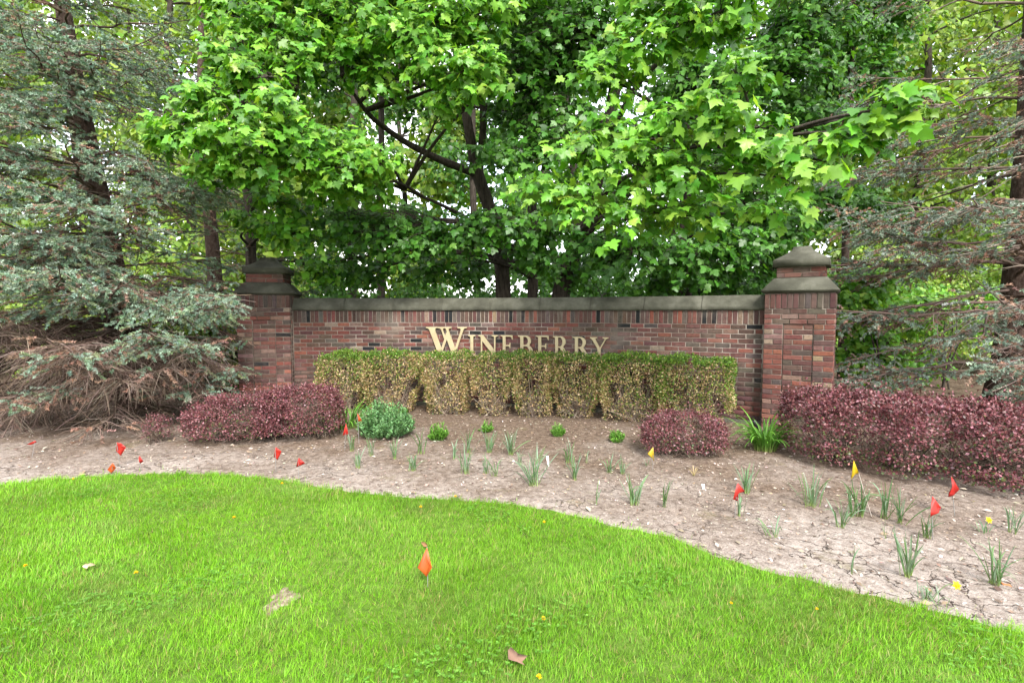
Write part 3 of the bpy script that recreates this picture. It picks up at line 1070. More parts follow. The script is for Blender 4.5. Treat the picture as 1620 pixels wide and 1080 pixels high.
# ------------------------------------------------------------------ barberries
def barberry(segs, seed, label, leaf=.022, dens=1.0, group=None, greeny=.12, cat='bush', boxy=.88):
    """segs: list of (x, y, rx, ry, h) lobes"""
    r = np.random.default_rng(seed)
    c0 = np.mean([(s[0], s[1]) for s in segs], axis=0)
    ob = thing('barberry_bush', label, cat, (c0[0], c0[1], float(gz(*c0))), 0, group)
    mb, ms = MB(), MB()
    lobes = np.array(segs, float)
    for si, (x, y, rx, ry, h) in enumerate(segs):
        n = int(9500 * dens * (rx * h + ry * h + rx * ry) / .5 * (.022 / leaf) ** 1.6)
        th = r.uniform(0, 2 * np.pi, n)
        cz = r.uniform(-.35, 1, n)
        ph = np.sqrt(1 - cz ** 2)
        Nn = np.c_[np.cos(th) * ph, np.sin(th) * ph, cz]
        # flattened top, boxy sides
        e = boxy
        S_ = np.sign(Nn) * np.abs(Nn) ** e
        P = S_ * np.array([rx, ry, h * .62]) + np.array([0, 0, h * .40])
        P *= 1 + (.085 * fnoise(th * 2, cz * 3, 2.2, seed + si) + .05 * fnoise(th * 5, cz * 8, 2.0, seed + si + 3))[:, None]
        P -= Nn * np.abs(r.normal(0, .05, n))[:, None]
        sprig = r.random(n) < .05
        P[sprig] += (Nn[sprig] + [0, 0, .6]) * r.uniform(0, .10, (sprig.sum(), 1))
        P += np.array([x, y, 0])
        inside = np.zeros(n, bool)
        for sj, L in enumerate(lobes):
            if sj != si:
                q = np.abs((P - np.array([L[0], L[1], L[4] * .40])) / np.array([L[2], L[3], L[4] * .62]))
                inside |= (q ** 3.2).sum(1) < .72
        gapn = fnoise(P[:, 0] + P[:, 1], P[:, 2], 9.0, seed + 7)
        keep = ~inside & (P[:, 2] > .03) & (gapn > -.55) & (r.random(n) < np.clip(.55 + P[:, 2] / h * 1.6, 0, 1))
        P, Nn = P[keep], Nn[keep]
        n = len(P)
        red = [(.10, .032, .035), (.145, .047, .052), (.19, .072, .08), (.27, .125, .138), (.06, .031, .026)]
        grn = [(.06, .085, .025), (.085, .11, .03)]
        g_ = r.random(n) < np.clip(greeny * (1.6 - 2.2 * P[:, 2] / h) + .10 * fnoise(P[:, 0], P[:, 2], 5., seed), .015, .8)
        C = np.where(g_[:, None], pick(grn, n, None, .2, r), pick(red, n, [4, 5, 4, 2, 2], .2, r))
        tip = nrm(Nn * .8 + r.normal(0, .7, (n, 3)) + [0, 0, .3])
        nor = nrm(Nn * .8 + [0, 0, .5] + r.normal(0, .55, (n, 3)))
        V = QUAD_V.copy()
        V[1:3, 1] = .62
        V[1:3, 0] *= 1.2
        P = P - np.array([c0[0], c0[1], 0])
        scatter(mb, V, QUAD_T, P, tip, nor, r.uniform(.7, 1.35, n) * leaf, C)
        ns = int(60 * rx / .4)
        st = np.c_[r.normal(0, rx * .3, ns), r.normal(0, ry * .3, ns), np.full(ns, -.03)]
        en = np.c_[r.uniform(-.85, .85, ns) * rx, r.uniform(-.85, .85, ns) * ry, r.uniform(.25, .92, ns) * h]
        t = np.linspace(0, 1, 5)[None, :, None]
        Pp = st[:, None] * (1 - t) + en[:, None] * t + r.normal(0, .015, (ns, 5, 3)) * t + np.array([x - c0[0], y - c0[1], 0])
        tubes(ms, Pp, np.linspace(.007, .002, 5)[None], 4, pick([(.10, .07, .055), (.17, .13, .10), (.06, .045, .035)], ns, None, .15, r))
        k = ns * 8
        ii, jj = r.integers(0, ns, k), r.integers(1, 5, k)
        dr = nrm(np.c_[r.normal(0, 1, k), r.normal(-.2, 1, k), r.normal(.3, .6, k)])
        tt = np.linspace(0, 1, 3)[None, :, None]
        tubes(ms, Pp[ii, jj][:, None] + dr[:, None] * r.uniform(.05, .16, (k, 1, 1)) * tt, np.array([.0022, .0016, .001])[None], 3, pick([(.14, .10, .08), (.22, .17, .13)], k, None, .15, r))
    fo = mb.build('foliage', M['barberry'], ob, smooth=False)
    tag(fo, kind='stuff')
    ms.build('stems', M['twig'], ob)
    return ob


GB = 'barberry bushes along the bed'
barberry([(-3.45, 6.08, .52, .42, .54), (-3.12, 6.12, .35, .40, .56)], 31, 'low maroon barberry bush under the spruce boughs, left half of the wide pair', .022, 1.0, GB)
barberry([(-2.78, 6.25, .46, .44, .62), (-2.50, 6.30, .34, .38, .63)], 32, 'rounded maroon barberry bush in front of a pillar, beside the grassy clump', .022, 1.0, GB)
barberry([(1.80, 5.48, .36, .32, .46), (2.06, 5.45, .30, .30, .45)], 33, 'small maroon barberry bush alone in the middle of the bed, by the yellow flag', .022, 1.0, GB)
barberry([(3.47, 5.33, .44, .52, .70), (3.92, 5.0, .50, .58, .70), (4.44, 4.68, .52, .60, .68), (4.95, 4.36, .55, .60, .65), (5.5, 4.02, .55, .58, .62)], 34,
         'long clipped maroon barberry hedge in front of the sparse brown spruce', .0275, 1.2, GB, greeny=.26, boxy=.62)
barberry([(-4.28, 5.95, .16, .16, .34)], 35, 'thin straggly barberry sprig among dead twigs beside the spruce', .018, .30, GB)

# ------------------------------------------------------------------ perennials, daylilies
def mound(px, py, w, h, seed, name, label, cols, leaf, stems, cat='plant', group=None, wide=.5):
    r = np.random.default_rng(seed)
    g = ground(px, py)
    x, y = g[0], g[1] + w * .35
    ob = thing(name, label, cat, (x, y, float(gz(x, y))), 0, group)
    mb, ms = MB(), MB()
    th = r.uniform(0, 2 * np.pi, stems)
    rad = np.sqrt(r.uniform(0, 1, stems))
    top = np.c_[np.cos(th) * rad * w / 2, np.sin(th) * rad * w / 2, h * np.sqrt(np.clip(1 - .88 * rad ** 2, 0, 1)) * r.uniform(.55, 1.14, stems)]
    st = top * np.array([.5, .5, 0])
    t = np.linspace(0, 1, 6)[None, :, None]
    P = st[:, None] * (1 - t) + top[:, None] * t
    P[:, :, :2] -= (st[:, None, :2] - top[:, None, :2]) * (.25 * np.sin(np.pi * t))
    tubes(ms, P, np.linspace(.003, .0014, 6)[None], 3, pick([cols[0]], stems, None, .1, r))
    k = 12
    for j in range(k):
        f = .22 + .78 * j / (k - 1)
        i0 = min(4, int(f * 5))
        q = P[:, i0] * (1 - (f * 5 - i0)) + P[:, i0 + 1] * (f * 5 - i0)
        ax = nrm(P[:, 5] - P[:, 3])
        for s in range(2):
            an = r.uniform(0, 2 * np.pi, stems)
            out = nrm(np.c_[np.cos(an), np.sin(an), r.uniform(.1, .7, stems)])
            tip = nrm(out + ax * .5)
            nor = nrm(ax * 1.0 + np.array([0, 0, .6]) + r.normal(0, .3, (stems, 3)))
            V = OVAL_V.copy()
            V[:, 0] *= wide / .3 * .62
            scatter(mb, V, OVAL_T, q, tip, nor, leaf * r.uniform(.7, 1.2, stems) * (1.1 - .45 * abs(f - .6)), pick(cols, stems, None, .18, r))
    o = mb.build('foliage', M['small_leaf'], ob, smooth=False)
    tag(o, kind='stuff')
    ms.build('stems', M['small_leaf'], ob)
    return ob


mound(603, 698, .70, .43, 51, 'perennial', 'large mounded blue-green perennial with small leaves beside two flags', [(.11, .24, .085), (.15, .31, .115), (.085, .18, .06), (.19, .35, .15)], .040, 260, wide=.42)
LIME = [(.10, .26, .03), (.14, .33, .04), (.075, .19, .02), (.19, .38, .06)]
GL = 'small lime green perennials in a row across the bed'
mound(693, 699, .25, .21, 52, 'perennial', 'bright lime green tufted perennial nearest the big blue-green perennial', LIME, .04, 46, group=GL, wide=.24)
mound(769, 684, .19, .15, 53, 'perennial', 'tiny lime green perennial set back close to the hedge, below the letter N', LIME, .032, 30, group=GL, wide=.24)
mound(883, 692, .19, .17, 54, 'perennial', 'small round lime green perennial between the white tag and the hedge', LIME, .032, 34, group=GL, wide=.24)
mound(978, 702, .19, .16, 55, 'perennial', 'small round lime green perennial closest to the small barberry', LIME, .032, 34, group=GL, wide=.24)
mound(637, 655, .14, .13, 56, 'perennial', 'little lime green sprout tucked against the hedge foot behind the big blue-green perennial', LIME, .035, 10, wide=.26)


def blade_mesh(L, w, bend, twist, seed, name='leaf', n=7, mat=None, col=((.06, .14, .03), (.10, .22, .05)), kink=None, fold=.25):
    """strap leaf rising from the origin, leaning to +x"""
    r = np.random.default_rng(seed)
    t = np.linspace(0, 1, n)
    ang = bend * t ** 1.4
    if kink:
        ang = ang + np.where(t > kink[0], kink[1] * np.clip((t - kink[0]) * 6, 0, 1), 0)
    dx, dz = np.sin(ang), np.cos(ang)
    x = np.concatenate([[0], np.cumsum((dx[1:] + dx[:-1]) / 2)]) * L / (n - 1)
    z = np.concatenate([[0], np.cumsum((dz[1:] + dz[:-1]) / 2)]) * L / (n - 1)
    wt = w * (.75 + .5 * np.sin(np.pi * np.clip(t * .9 + .05, 0, 1))) * np.where(t > .8, np.sqrt(np.clip((1.02 - t) / .22, 0, 1)), 1)
    tw = twist * t
    sx_, sy_ = np.sin(tw) * 0.6, np.cos(tw)
    Lf = np.c_[x - sx_ * wt / 2, -sy_ * wt / 2, z + .0 * t]
    Mi = np.c_[x - fold * wt * dz, 0 * t, z + fold * wt * dx * .6]
    Rt = np.c_[x + sx_ * wt / 2, sy_ * wt / 2, z]
    V = np.stack([Lf, Mi, Rt], 1).reshape(-1, 3)
    T = []
    for i in range(n - 1):
        for s in range(2):
            a = i * 3 + s
            T += [(a, a + 1, a + 4), (a, a + 4, a + 3)]
    c0, c1 = np.array(col[0]), np.array(col[1])
    k = np.clip(t * 1.3, 0, 1)[:, None]
    base = np.array([.26, .32, .09])
    C = (base * (1 - np.clip(t * 5, 0, 1)[:, None]) + (c0 * (1 - k) + c1 * k) * np.clip(t * 5, 0, 1)[:, None]) * (1 + r.normal(0, .08))
    mb = MB()
    mb.add(V, T, np.repeat(C, 3, axis=0))
    return mb.mesh(name, mat or M['blade'])


def daylily(px, py, w, h, seed, n, label):
    r = random.Random(seed)
    g = ground(px, py)
    ob = thing('daylily', label, 'plant', (g[0], g[1] + .12, float(gz(g[0], g[1]))), 0, 'arching grassy clumps')
    meshes = [blade_mesh(h * r.uniform(1.0, 1.7), r.uniform(.011, .016), r.uniform(.9, 2.4), r.uniform(-.5, .5), seed + i, 'leaf', 9,
                         col=((.06, .16, .02), r.choice([(.10, .26, .03), (.14, .33, .04), (.08, .20, .03)]))) for i in range(14)]
    for i in range(n):
        o = link('leaf', r.choice(meshes), ob)
        a = r.uniform(0, 2 * math.pi)
        rad = w * .28 * math.sqrt(r.random())
        o.location = (math.cos(a) * rad, math.sin(a) * rad, -.01)
        o.rotation_euler = (0, r.uniform(-.05, .38), a + r.gauss(0, .5))
        s = r.uniform(.75, 1.1)
        o.scale = (s, s, s)
    return ob


daylily(1218, 716, .42, .34, 61, 130, 'bright green arching daylily clump at the foot of the pillar, beside the long barberry')
daylily(546, 681, .46, .30, 62, 70, 'bright green arching daylily clump between the rounded barberry and the big blue-green perennial')

# ------------------------------------------------------------------ daffodil leaf clumps
DAF = [  # px, py, height px, blades, spread, label
    (566, 741, 34, 7, .35, 'daffodil leaf clump fanning out below the big blue-green perennial, nearest the lawn'),
    (556, 713, 28, 5, .2, 'upright daffodil leaves touching the low side of the big blue-green perennial'),
    (588, 722, 42, 5, .25, 'tall thin daffodil leaves standing in front of the big blue-green perennial'),
    (624, 727, 36, 6, .3, 'daffodil leaf clump just off the big blue-green perennial towards the lime perennials'),
    (652, 746, 32, 9, .5, 'low sprawling daffodil clump in front of the first lime perennial'),
    (666, 719, 40, 6, .2, 'upright pair of daffodil tufts close to the first lime perennial'),
    (719, 727, 30, 5, .2, 'small upright daffodil tuft beyond the first lime perennial'),
    (740, 717, 42, 7, .2, 'slender daffodil clump in the back row below the letter I'),
    (737, 752, 46, 8, .3, 'daffodil clump in the front row below the letter I'),
    (773, 717, 36, 11, .35, 'dense daffodil clump just in front of the tiny lime perennial'),
    (784, 754, 36, 6, .3, 'thin daffodil tuft in the front row below the letter N'),
    (771, 750, 30, 4, .25, 'sparse pale daffodil leaves touching the front row tuft below N'),
    (808, 720, 40, 11, .45, 'wide spreading daffodil clump with pale base in the back row below the first letter E'),
    (843, 770, 62, 14, .45, 'largest daffodil clump, many leaves spilling sideways near the lawn edge'),
    (824, 735, 26, 4, .2, 'short daffodil tuft just behind the largest clump'),
    (901, 731, 36, 8, .25, 'daffodil clump right in front of the round lime perennial, below the letter R'),
    (909, 758, 40, 8, .3, 'daffodil clump nearer the lawn, in line below the letter R'),
    (928, 730, 24, 3, .3, 'three thin bent daffodil leaves between two lime perennials'),
    (965, 747, 32, 7, .3, 'daffodil clump just left of a folded pale one below the lime perennial'),
    (986, 748, 28, 6, .3, 'daffodil clump with pale folded tips near the yellow flag'),
    (943, 798, 44, 3, .1, 'very thin upright daffodil leaves at the lawn edge above the dandelion'),
    (1004, 798, 48, 9, .3, 'daffodil clump at the lawn edge beside a deep crack'),
    (1051, 802, 50, 6, .2, 'stiff upright daffodil leaves alone on cracked soil'),
    (1024, 735, 14, 5, .5, 'stubby daffodil sprout at the foot of the yellow flag by the small barberry'),
    (1181, 777, 44, 10, .3, 'daffodil clump growing behind the red flag in mid bed'),
    (1168, 812, 40, 4, .15, 'daffodil shoots directly below the red flag in mid bed'),
    (1282, 798, 62, 11, .5, 'big open daffodil clump in front of the long barberry corner'),
    (1223, 846, 38, 5, .7, 'short splayed daffodil sprout alone on bare soil'),
    (1331, 831, 46, 8, .35, 'greyish daffodil clump just left of the yellow flag stake'),
    (1347, 815, 50, 7, .25, 'daffodil clump directly under the yellow flag by the long barberry'),
    (1360, 815, 58, 8, .35, 'tall daffodil clump touching the tilted yellow flag stake'),
    (1401, 819, 62, 9, .25, 'tall daffodil clump right of the tilted yellow flag stake'),
    (1424, 825, 52, 7, .35, 'daffodil clump with folded drooping tips between flag stake and red flag'),
    (1400, 848, 32, 3, .15, 'short thin daffodil leaves in front of the tall clump'),
    (1349, 911, 66, 2, .08, 'single tall narrow daffodil leaf standing alone near the lawn'),
    (1436, 911, 74, 9, .22, 'stout upright daffodil clump in front of the two red flags'),
    (1466, 849, 44, 7, .25, 'dark daffodil clump under the lower red flag'),
    (1475, 950, 30, 14, 1.0, 'collapsed dark daffodil clump with one yellow bloom near the lawn'),
    (1578, 924, 72, 10, .3, 'thick daffodil clump near the bed edge at far right'),
    (1604, 842, 50, 7, .3, 'daffodil clump under the far end of the long barberry'),
    (1557, 843, 22, 6, .8, 'flat daffodil tuft with a yellow bloom below the long barberry'),
]
rd = random.Random(9)
PAL = [((.07, .15, .045), (.11, .20, .09)), ((.085, .16, .07), (.15, .23, .14)), ((.065, .135, .035), (.10, .18, .06)), ((.10, .17, .09), (.21, .28, .20))]
BLADES = [[blade_mesh(1.0, .036 + .010 * (i % 3), rd.uniform(.02, .9), rd.uniform(-1.2, 1.2), 300 + i, col=PAL[i % 4], kink=(rd.uniform(.55, .8), rd.uniform(.9, 2.0)) if i % 5 == 0 else None) for i in range(24)]]


def flower(parent, loc, size, seed):
    r = random.Random(seed)
    mb = MB()
    n = 6
    pos = np.zeros((n, 3))
    an = np.arange(n) * 2 * np.pi / n
    tip = np.c_[np.cos(an), np.sin(an) * .4 - .2, np.sin(an) * .9]
    scatter(mb, OVAL_V * np.array([1.3, 1, 1]), OVAL_T, pos, tip, np.tile([0, -1., .2], (n, 1)), size, np.ones((n, 3)))
    ring = [(math.cos(a) * size * .28, -size * .05, math.sin(a) * size * .28) for a in an] + [(math.cos(a) * size * .36, -size * .5, math.sin(a) * size * .36) for a in an]
    T = []
    for i in range(n):
        j = (i + 1) % n
        T += [(i, j, n + j), (i, n + j, n + i)]
    mb.add(ring, T)
    me = mb.mesh('bloom', M['petal'])
    o = link('bloom', me, parent)
    o.location = loc
    o.color = (.75, .52, .03, 1)
    return o


for i, (px, py, hp, nb, sp, lab) in enumerate(DAF):
    g = ground(px, py)
    H = hp * g[1] / F * 1.12
    ob = thing('daffodil', lab, 'plant', (g[0], g[1], float(gz(g[0], g[1]))), 0, 'daffodil leaf clumps in the bed')
    for k in range(int(nb * 1.8) if nb > 3 else nb):
        o = link('leaf', rd.choice(BLADES[0]), ob)
        a = rd.uniform(0, 2 * math.pi)
        s = H * rd.uniform(.62, 1.08)
        ws = min(1.9, .30 / max(s, .08)) * rd.uniform(.38, .66)
        o.location = (rd.gauss(0, .008 + .02 * sp), rd.gauss(0, .008 + .02 * sp), -.008)
        o.rotation_euler = (rd.gauss(0, .10), abs(rd.gauss(0, sp * .7)), a)
        o.scale = (s, s * ws, s)
    if 'bloom' in lab:
        fl = at(1513, 925, g[1]) if i == 37 else at(1564, 822, g[1])
        lx, lz = fl[0] - g[0], fl[2] - gz(g[0], g[1])
        mb = MB()
        tubes(mb, bez((0, 0, 0), (lx, 0, lz), 0, .25, 7), .0022, 4, (.10, .18, .05))
        stem = mb.build('stem', M['blade'], ob)
        flower(stem, (lx, 0, lz), .026, i)

# dry straw tuft by the small barberry
def straw(px, py, label, seed):
    g = ground(px, py)
    ob = thing('grass_tuft', label, 'grass tuft', (g[0], g[1], float(gz(g[0], g[1]))))
    r = random.Random(seed)
    for i in range(12):
        o = link('blade', blade_mesh(.11, .004, r.uniform(.2, .9), 0, seed + i, 'blade', 5, col=((.40, .31, .14), (.48, .38, .20))), ob)
        o.rotation_euler = (0, r.uniform(.1, .8), r.uniform(0, 6.28))


straw(1097, 752, 'dry straw coloured grass tuft at the foot of the small barberry', 5)

# ------------------------------------------------------------------ survey flags
RED, ORG, YEL = (.46, .030, .022), (.52, .095, .018), (.52, .36, .012)
FLAGS = [  # colour, base pixel, outline pixels, label
    (RED, (191, 738), [(185.6, 699), (193, 700), (195, 703), (201, 706.7), (193.3, 720), (184.4, 713)], 'tattered red marker flag by the fanned dead spruce twigs'),
    (ORG, (176, 752), [(180, 730.7), (183.3, 740), (177.8, 748.4), (171.6, 742)], 'orange marker flag right at the lawn edge near the dead twigs'),
    (RED, (222, 745), [(219, 721), (225.6, 730), (221, 733)], 'tiny red marker flag low on bare soil beside the tattered one'),
    (RED, (49, 724), [(55, 696.5), (56, 700), (47, 704), (44, 702)], 'small red marker flag half hidden inside the dead spruce twigs'),
    (RED, (437, 748), [(436.9, 706), (445.6, 713.7), (440.6, 726.3), (432, 723.5)], 'red square marker flag below the low barberry pair'),
    (RED, (472, 757), [(471, 724.4), (483, 732.8), (476, 736), (467.4, 739.6)], 'red triangular folded marker flag between lawn and barberry pair'),
    (RED, (545, 712), [(547.6, 668.9), (551.7, 685.6), (542.4, 688.3)], 'red pointed marker flag beside the rounded barberry and the big blue-green perennial'),
    (ORG, (568, 702), [(565, 653), (573, 665), (567, 667)], 'small orange marker flag rising out of the big blue-green perennial'),
    (YEL, (1033, 742), [(1033, 705.7), (1034.6, 729.2), (1029, 722), (1024.5, 717.5)], 'yellow marker flag beside the small barberry'),
    (RED, (1162, 815), [(1166, 762.5), (1179, 777), (1167, 781), (1165.5, 791), (1158, 788)], 'red marker flag in mid bed in front of a daffodil clump'),
    (YEL, (1383, 816), [(1349, 727), (1358, 747.5), (1349, 749.6), (1346.5, 758.5), (1344.5, 754)], 'yellow marker flag on a tilted stake before the long barberry'),
    (RED, (1477, 852), [(1476, 784), (1492.6, 804), (1481, 809), (1470, 816)], 'red folded marker flag above the dark daffodil clump, lower of two'),
    (RED, (1512, 815), [(1508, 754), (1518.7, 774), (1510, 785), (1498.5, 785), (1504, 769)], 'red marker flag against the long barberry, upper of two'),
    (ORG, (676, 928), [(674.7, 867), (683.7, 896.6), (675.6, 908.8), (661.7, 894.6)], 'orange marker flag standing alone in the lawn'),
]
rf = random.Random(4)
for ci, base, pts, lab in FLAGS:
    g = ground(*base)
    ob = thing('marker_flag', lab, 'flag', (g[0], g[1], float(gz(g[0], g[1]))), 0, 'small wire marker flags')
    q = np.array([at(x, y, g[1]) for x, y in pts]) - np.array([g[0], g[1], float(gz(g[0], g[1]))])
    top = q[np.argmax(q[:, 2])]
    c = q.mean(0)
    n = len(q)
    q2 = q.copy()
    q2[:, 1] += np.array([rf.uniform(-.02, .02) for _ in range(n)])
    # middle ring gives the sheet its folds
    mid = c + (q2 - c) * .5
    mid[:, 1] += np.array([(.016 if i % 2 else -.016) for i in range(n)])
    cc_ = c.copy()
    cc_[1] -= .012
    V = np.concatenate([[cc_], mid, q2])
    T = []
    for i in range(n):
        j = (i + 1) % n
        T += [(0, 1 + i, 1 + j), (1 + i, 1 + n + i, 1 + n + j), (1 + i, 1 + n + j, 1 + j)]
    mb = MB()
    mb.add(V, T)
    fo = mb.build('flag_sheet', M['flag'], ob, smooth=False)
    so = fo.modifiers.new('thickness', 'SOLIDIFY')
    so.thickness = .0007
    fo.color = (*[v * rf.uniform(.9, 1.08) for v in ci], 1)
    mb = MB()
    tp = q2[np.argmax(q[:, 2])] if 'tilted' not in lab else q2[1] + np.array([0, .004, 0])
    tubes(mb, bez((0, 0, -.05), tp, .01, 0, 5),   .0027 if 'tilted' not in lab else .0030, 5)
    wire = mb.build('wire', M['wire'] if 'tilted' not in lab else M['stake'], ob)

# white plant tags
for px, py, hp, lab in ((868, 737, 15, 'white plastic plant tag beside a daffodil in the middle of the bed'), (1113, 772, 8, 'small white plant tag lying low between small barberry and red flag')):
    g = ground(px, py)
    h = hp * g[1] / F
    bm = bmesh.new()
    bmesh.ops.create_cube(bm, size=1)
    for v in bm.verts:
        k = .5 if v.co.z < 0 else 1
        v.co = Vector((v.co.x * .028 * k, v.co.y * .002, (v.co.z + .5) * h * 1.1))
    bmesh.ops.bevel(bm, geom=bm.edges[:], offset=.0008, segments=1, affect='EDGES')
    me = bpy.data.meshes.new('plant_tag')
    bm.to_mesh(me)
    bm.free()
    me.materials.append(M['white'])
    o = link('plant_tag', me)
    o.location = (g[0], g[1], float(gz(g[0], g[1])))
    o.rotation_euler = (rf.uniform(-.2, .2), rf.uniform(-.15, .15), rf.uniform(-.3, .3))
    tag(o, lab, 'plant tag', 'white plant tags')

# garden spotlight at the pillar's foot
g = ground(1198, 692)
spot = thing('spotlight', 'small black garden spotlight on the ground between wall end and daylilies', 'lamp', (g[0], g[1], float(gz(g[0], g[1]))))
mb = MB()
ax0, ax1 = np.array([.045, 0, .09]), np.array([-.025, .06, .19])
t = np.linspace(0, 1, 7)[:, None]
tubes(mb, (ax0 + (ax1 - ax0) * t)[None], np.array([[.016, .022, .027, .030, .031, .035, .035]]), 14)
mb.build('housing', M['black'], spot)
mb = MB()
dirn = nrm(ax1 - ax0)
tubes(mb, np.array([[ax1 - dirn * .012, ax1 - dirn * .008, ax1 - dirn * .007]]), np.array([[.033, .032, .0005]]), 14)
mb.build('lens', M['glass'], spot)
mb = MB()
tubes(mb, np.array([[(.05, .01, -.06), (.05, .01, .05), (.04, .02, .13)]]), np.array([[.006, .011, .011]]), 8)
mb.build('stake', M['black'], spot)

# ------------------------------------------------------------------ lawn grass
rg = np.random.default_rng(21)
CAMR = 1.06
pts = []
for y0, y1, dens in ((1.55, 2.4, 9000), (2.4, 3.2, 8000), (3.2, 4.2, 6800), (4.2, 5.6, 5500)):
    hwid = min(8.5, y1 * CAMR + .7)
    n = int(dens * 2 * hwid * (y1 - y0))
    pts.append(np.c_[rg.uniform(-hwid, hwid, n), rg.uniform(y0, y1, n)])
# thinner cover outside the picture
n = 26000
pts.append(np.c_[rg.uniform(-9, 9, n), rg.uniform(-3.5, 1.55, n)])
P2 = np.concatenate(pts)
P2 = P2[P2[:, 1] < edge_y(P2[:, 0]) + .02 + .05 * fnoise(P2[:, 0], P2[:, 1], 9., 8) + np.where(rg.random(len(P2)) < .04, rg.exponential(.05, len(P2)), 0)]
# bare places
BARE = [(ground(447, 945), .13, .13), (ground(452, 982), .06, .05), (ground(520, 985), .10, .05), (ground(560, 965), .14, .05)]
keep = np.ones(len(P2), bool)
for i, (c, rx_, ry_) in enumerate(BARE):
    q = ((P2[:, 0] - c[0]) / rx_) ** 2 + ((P2[:, 1] - c[1]) / ry_) ** 2 + .5 * fnoise(P2[:, 0], P2[:, 1], 26., i)
    keep &= (q > 1) | (rg.random(len(P2)) < (.30 if i < 2 else .4))
P2 = P2[keep]
n = len(P2)
X, Y = P2[:, 0], P2[:, 1]
lean = 2.2 * fnoise(X, Y, 2.3, 1.5) + rg.normal(0, 1.1, n)
L = rg.uniform(.028, .062, n) * (1 + .35 * fnoise(X, Y, 1.6, 4.0) + .20 * fnoise(X, Y, 6.0, 3.0))
bend = rg.uniform(.25, 1.25, n)
d0 = np.stack([np.cos(lean), np.sin(lean), np.zeros(n)], -1)
side = np.stack([-np.sin(lean + rg.normal(0, .6, n)), np.cos(lean), np.zeros(n)], -1)
up = np.array([0, 0, 1.0])
base = np.stack([X, Y, gz(X, Y) - .004], -1)
w = rg.uniform(.0017, .0034, n)[:, None] * np.clip(.75 + Y[:, None] * .12, .9, 1.5)
a1, a2 = bend * .35, bend * .95
p1 = base + (d0 * np.sin(a1)[:, None] + up * np.cos(a1)[:, None]) * (L * .5)[:, None]
p2 = p1 + (d0 * np.sin(a2)[:, None] + up * np.cos(a2)[:, None]) * (L * .5)[:, None]
V = np.stack([base - side * w / 2, base + side * w / 2, p1 - side * w * .42, p1 + side * w * .42, p2], 1)
T = np.array([[0, 1, 3], [0, 3, 2], [2, 3, 4]])
patch = fnoise(X, Y, 1.4, 7.)
gc = pick([(.13, .32, .016), (.15, .355, .02), (.105, .275, .015), (.19, .39, .028)], n, [4, 4, 3, 2], .15, rg)
yel = np.clip(.35 + .5 * patch, 0, 1)[:, None]
gc = gc * (1 - yel * .35) + np.array([.19, .37, .024]) * yel * .35
dull = np.clip(fnoise(X, Y, 2.7, 21.) * .9 + fnoise(X, Y, 8., 5.) * .4 - .25 + np.clip((2.9 - Y) * .35, 0, .4), 0, 1)[:, None]
gc = gc * (1 - dull * .70) + np.array([.135, .205, .06]) * dull * .70
dry = rg.random(n) < .045 + .12 * dull[:, 0] + .10 * (fnoise(X, Y, 3., 11.) > .6)
gc *= np.array([1.12, 1.04, 1.0]) * (1.13 + .20 * fnoise(X, Y, 1.0, 31.) + .10 * fnoise(X, Y, 4.1, 17.))[:, None]
cool = np.clip(fnoise(X, Y, 1.7, 41.) - .1, 0, 1)[:, None]
gc = gc * (1 - .30 * cool) + np.array([.075, .235, .028]) * .30 * cool
gc[dry] = pick([(.36, .30, .12), (.28, .24, .09)], int(dry.sum()), None, .15, rg)
mb = MB()
mb.add(V.reshape(-1, 3), (T[None] + (np.arange(n) * 5)[:, None, None]).reshape(-1, 3), np.repeat(gc, 5, axis=0))
# short undergrowth of the sward
sel = rg.integers(0, n, 170000)
sel = sel[Y[sel] > 1.5]
k = len(sel)
xs, ys = X[sel] + rg.normal(0, .02, k), Y[sel] + rg.normal(0, .02, k)
q = ys < edge_y(xs) + .02
xs, ys, sel = xs[q], ys[q], sel[q]
k = len(sel)
b0 = np.stack([xs, ys, gz(xs, ys)], -1)
an = rg.uniform(0, 6.28, k)
sd = np.stack([np.cos(an), np.sin(an), np.zeros(k)], -1) * rg.uniform(.0012, .0026, k)[:, None]
tp = b0 + np.stack([rg.normal(0, .014, k), rg.normal(0, .014, k), rg.uniform(.014, .042, k)], -1)
under = gc[sel] * rg.uniform(.75, 1.2, (k, 1))
thatch = rg.random(k) < .13
under[thatch] = pick([(.33, .28, .13), (.24, .20, .09), (.18, .19, .06)], int(thatch.sum()), None, .15, rg)
mb.add(np.stack([b0 - sd, b0 + sd, tp], 1).reshape(-1, 3), np.arange(k * 3).reshape(-1, 3), np.repeat(under, 3, axis=0))
tag(mb.build('grass', M['grass']), 'short bright green mown grass covering the lawn', 'grass', kind='stuff')

# clover in patches
n = 15000
X, Y = rg.uniform(-4.5, 3.5, n), rg.uniform(1.7, 4.3, n)
cl = (fnoise(X, Y, 2.0, 13.) + .5 * fnoise(X, Y, 5.0, 3.) > .52) & (Y < edge_y(X) - .08)
X, Y = X[cl], Y[cl]
n = len(X)
an = rg.uniform(0, 6.28, n)
mb = MB()
h = rg.uniform(.03, .06, n)
for k in range(3):
    a = an + k * 2.094
    tip = np.c_[np.cos(a), np.sin(a), rg.uniform(-.05, .3, n)]
    V = OVAL_V.copy()
    V[:, 0] *= 1.5
    scatter(mb, V, OVAL_T, np.c_[X, Y, gz(X, Y) + h], tip, np.tile([0, 0, 1.0], (n, 1)) + rg.normal(0, .15, (n, 3)), .0125 * rg.uniform(.8, 1.25, n),
            pick([(.11, .26, .03), (.14, .30, .04), (.09, .21, .025)], n, None, .14, rg))
tag(mb.build('clover', M['grass'], smooth=False), 'patches of three-leaved clover among the lawn grass', 'clover', kind='stuff')

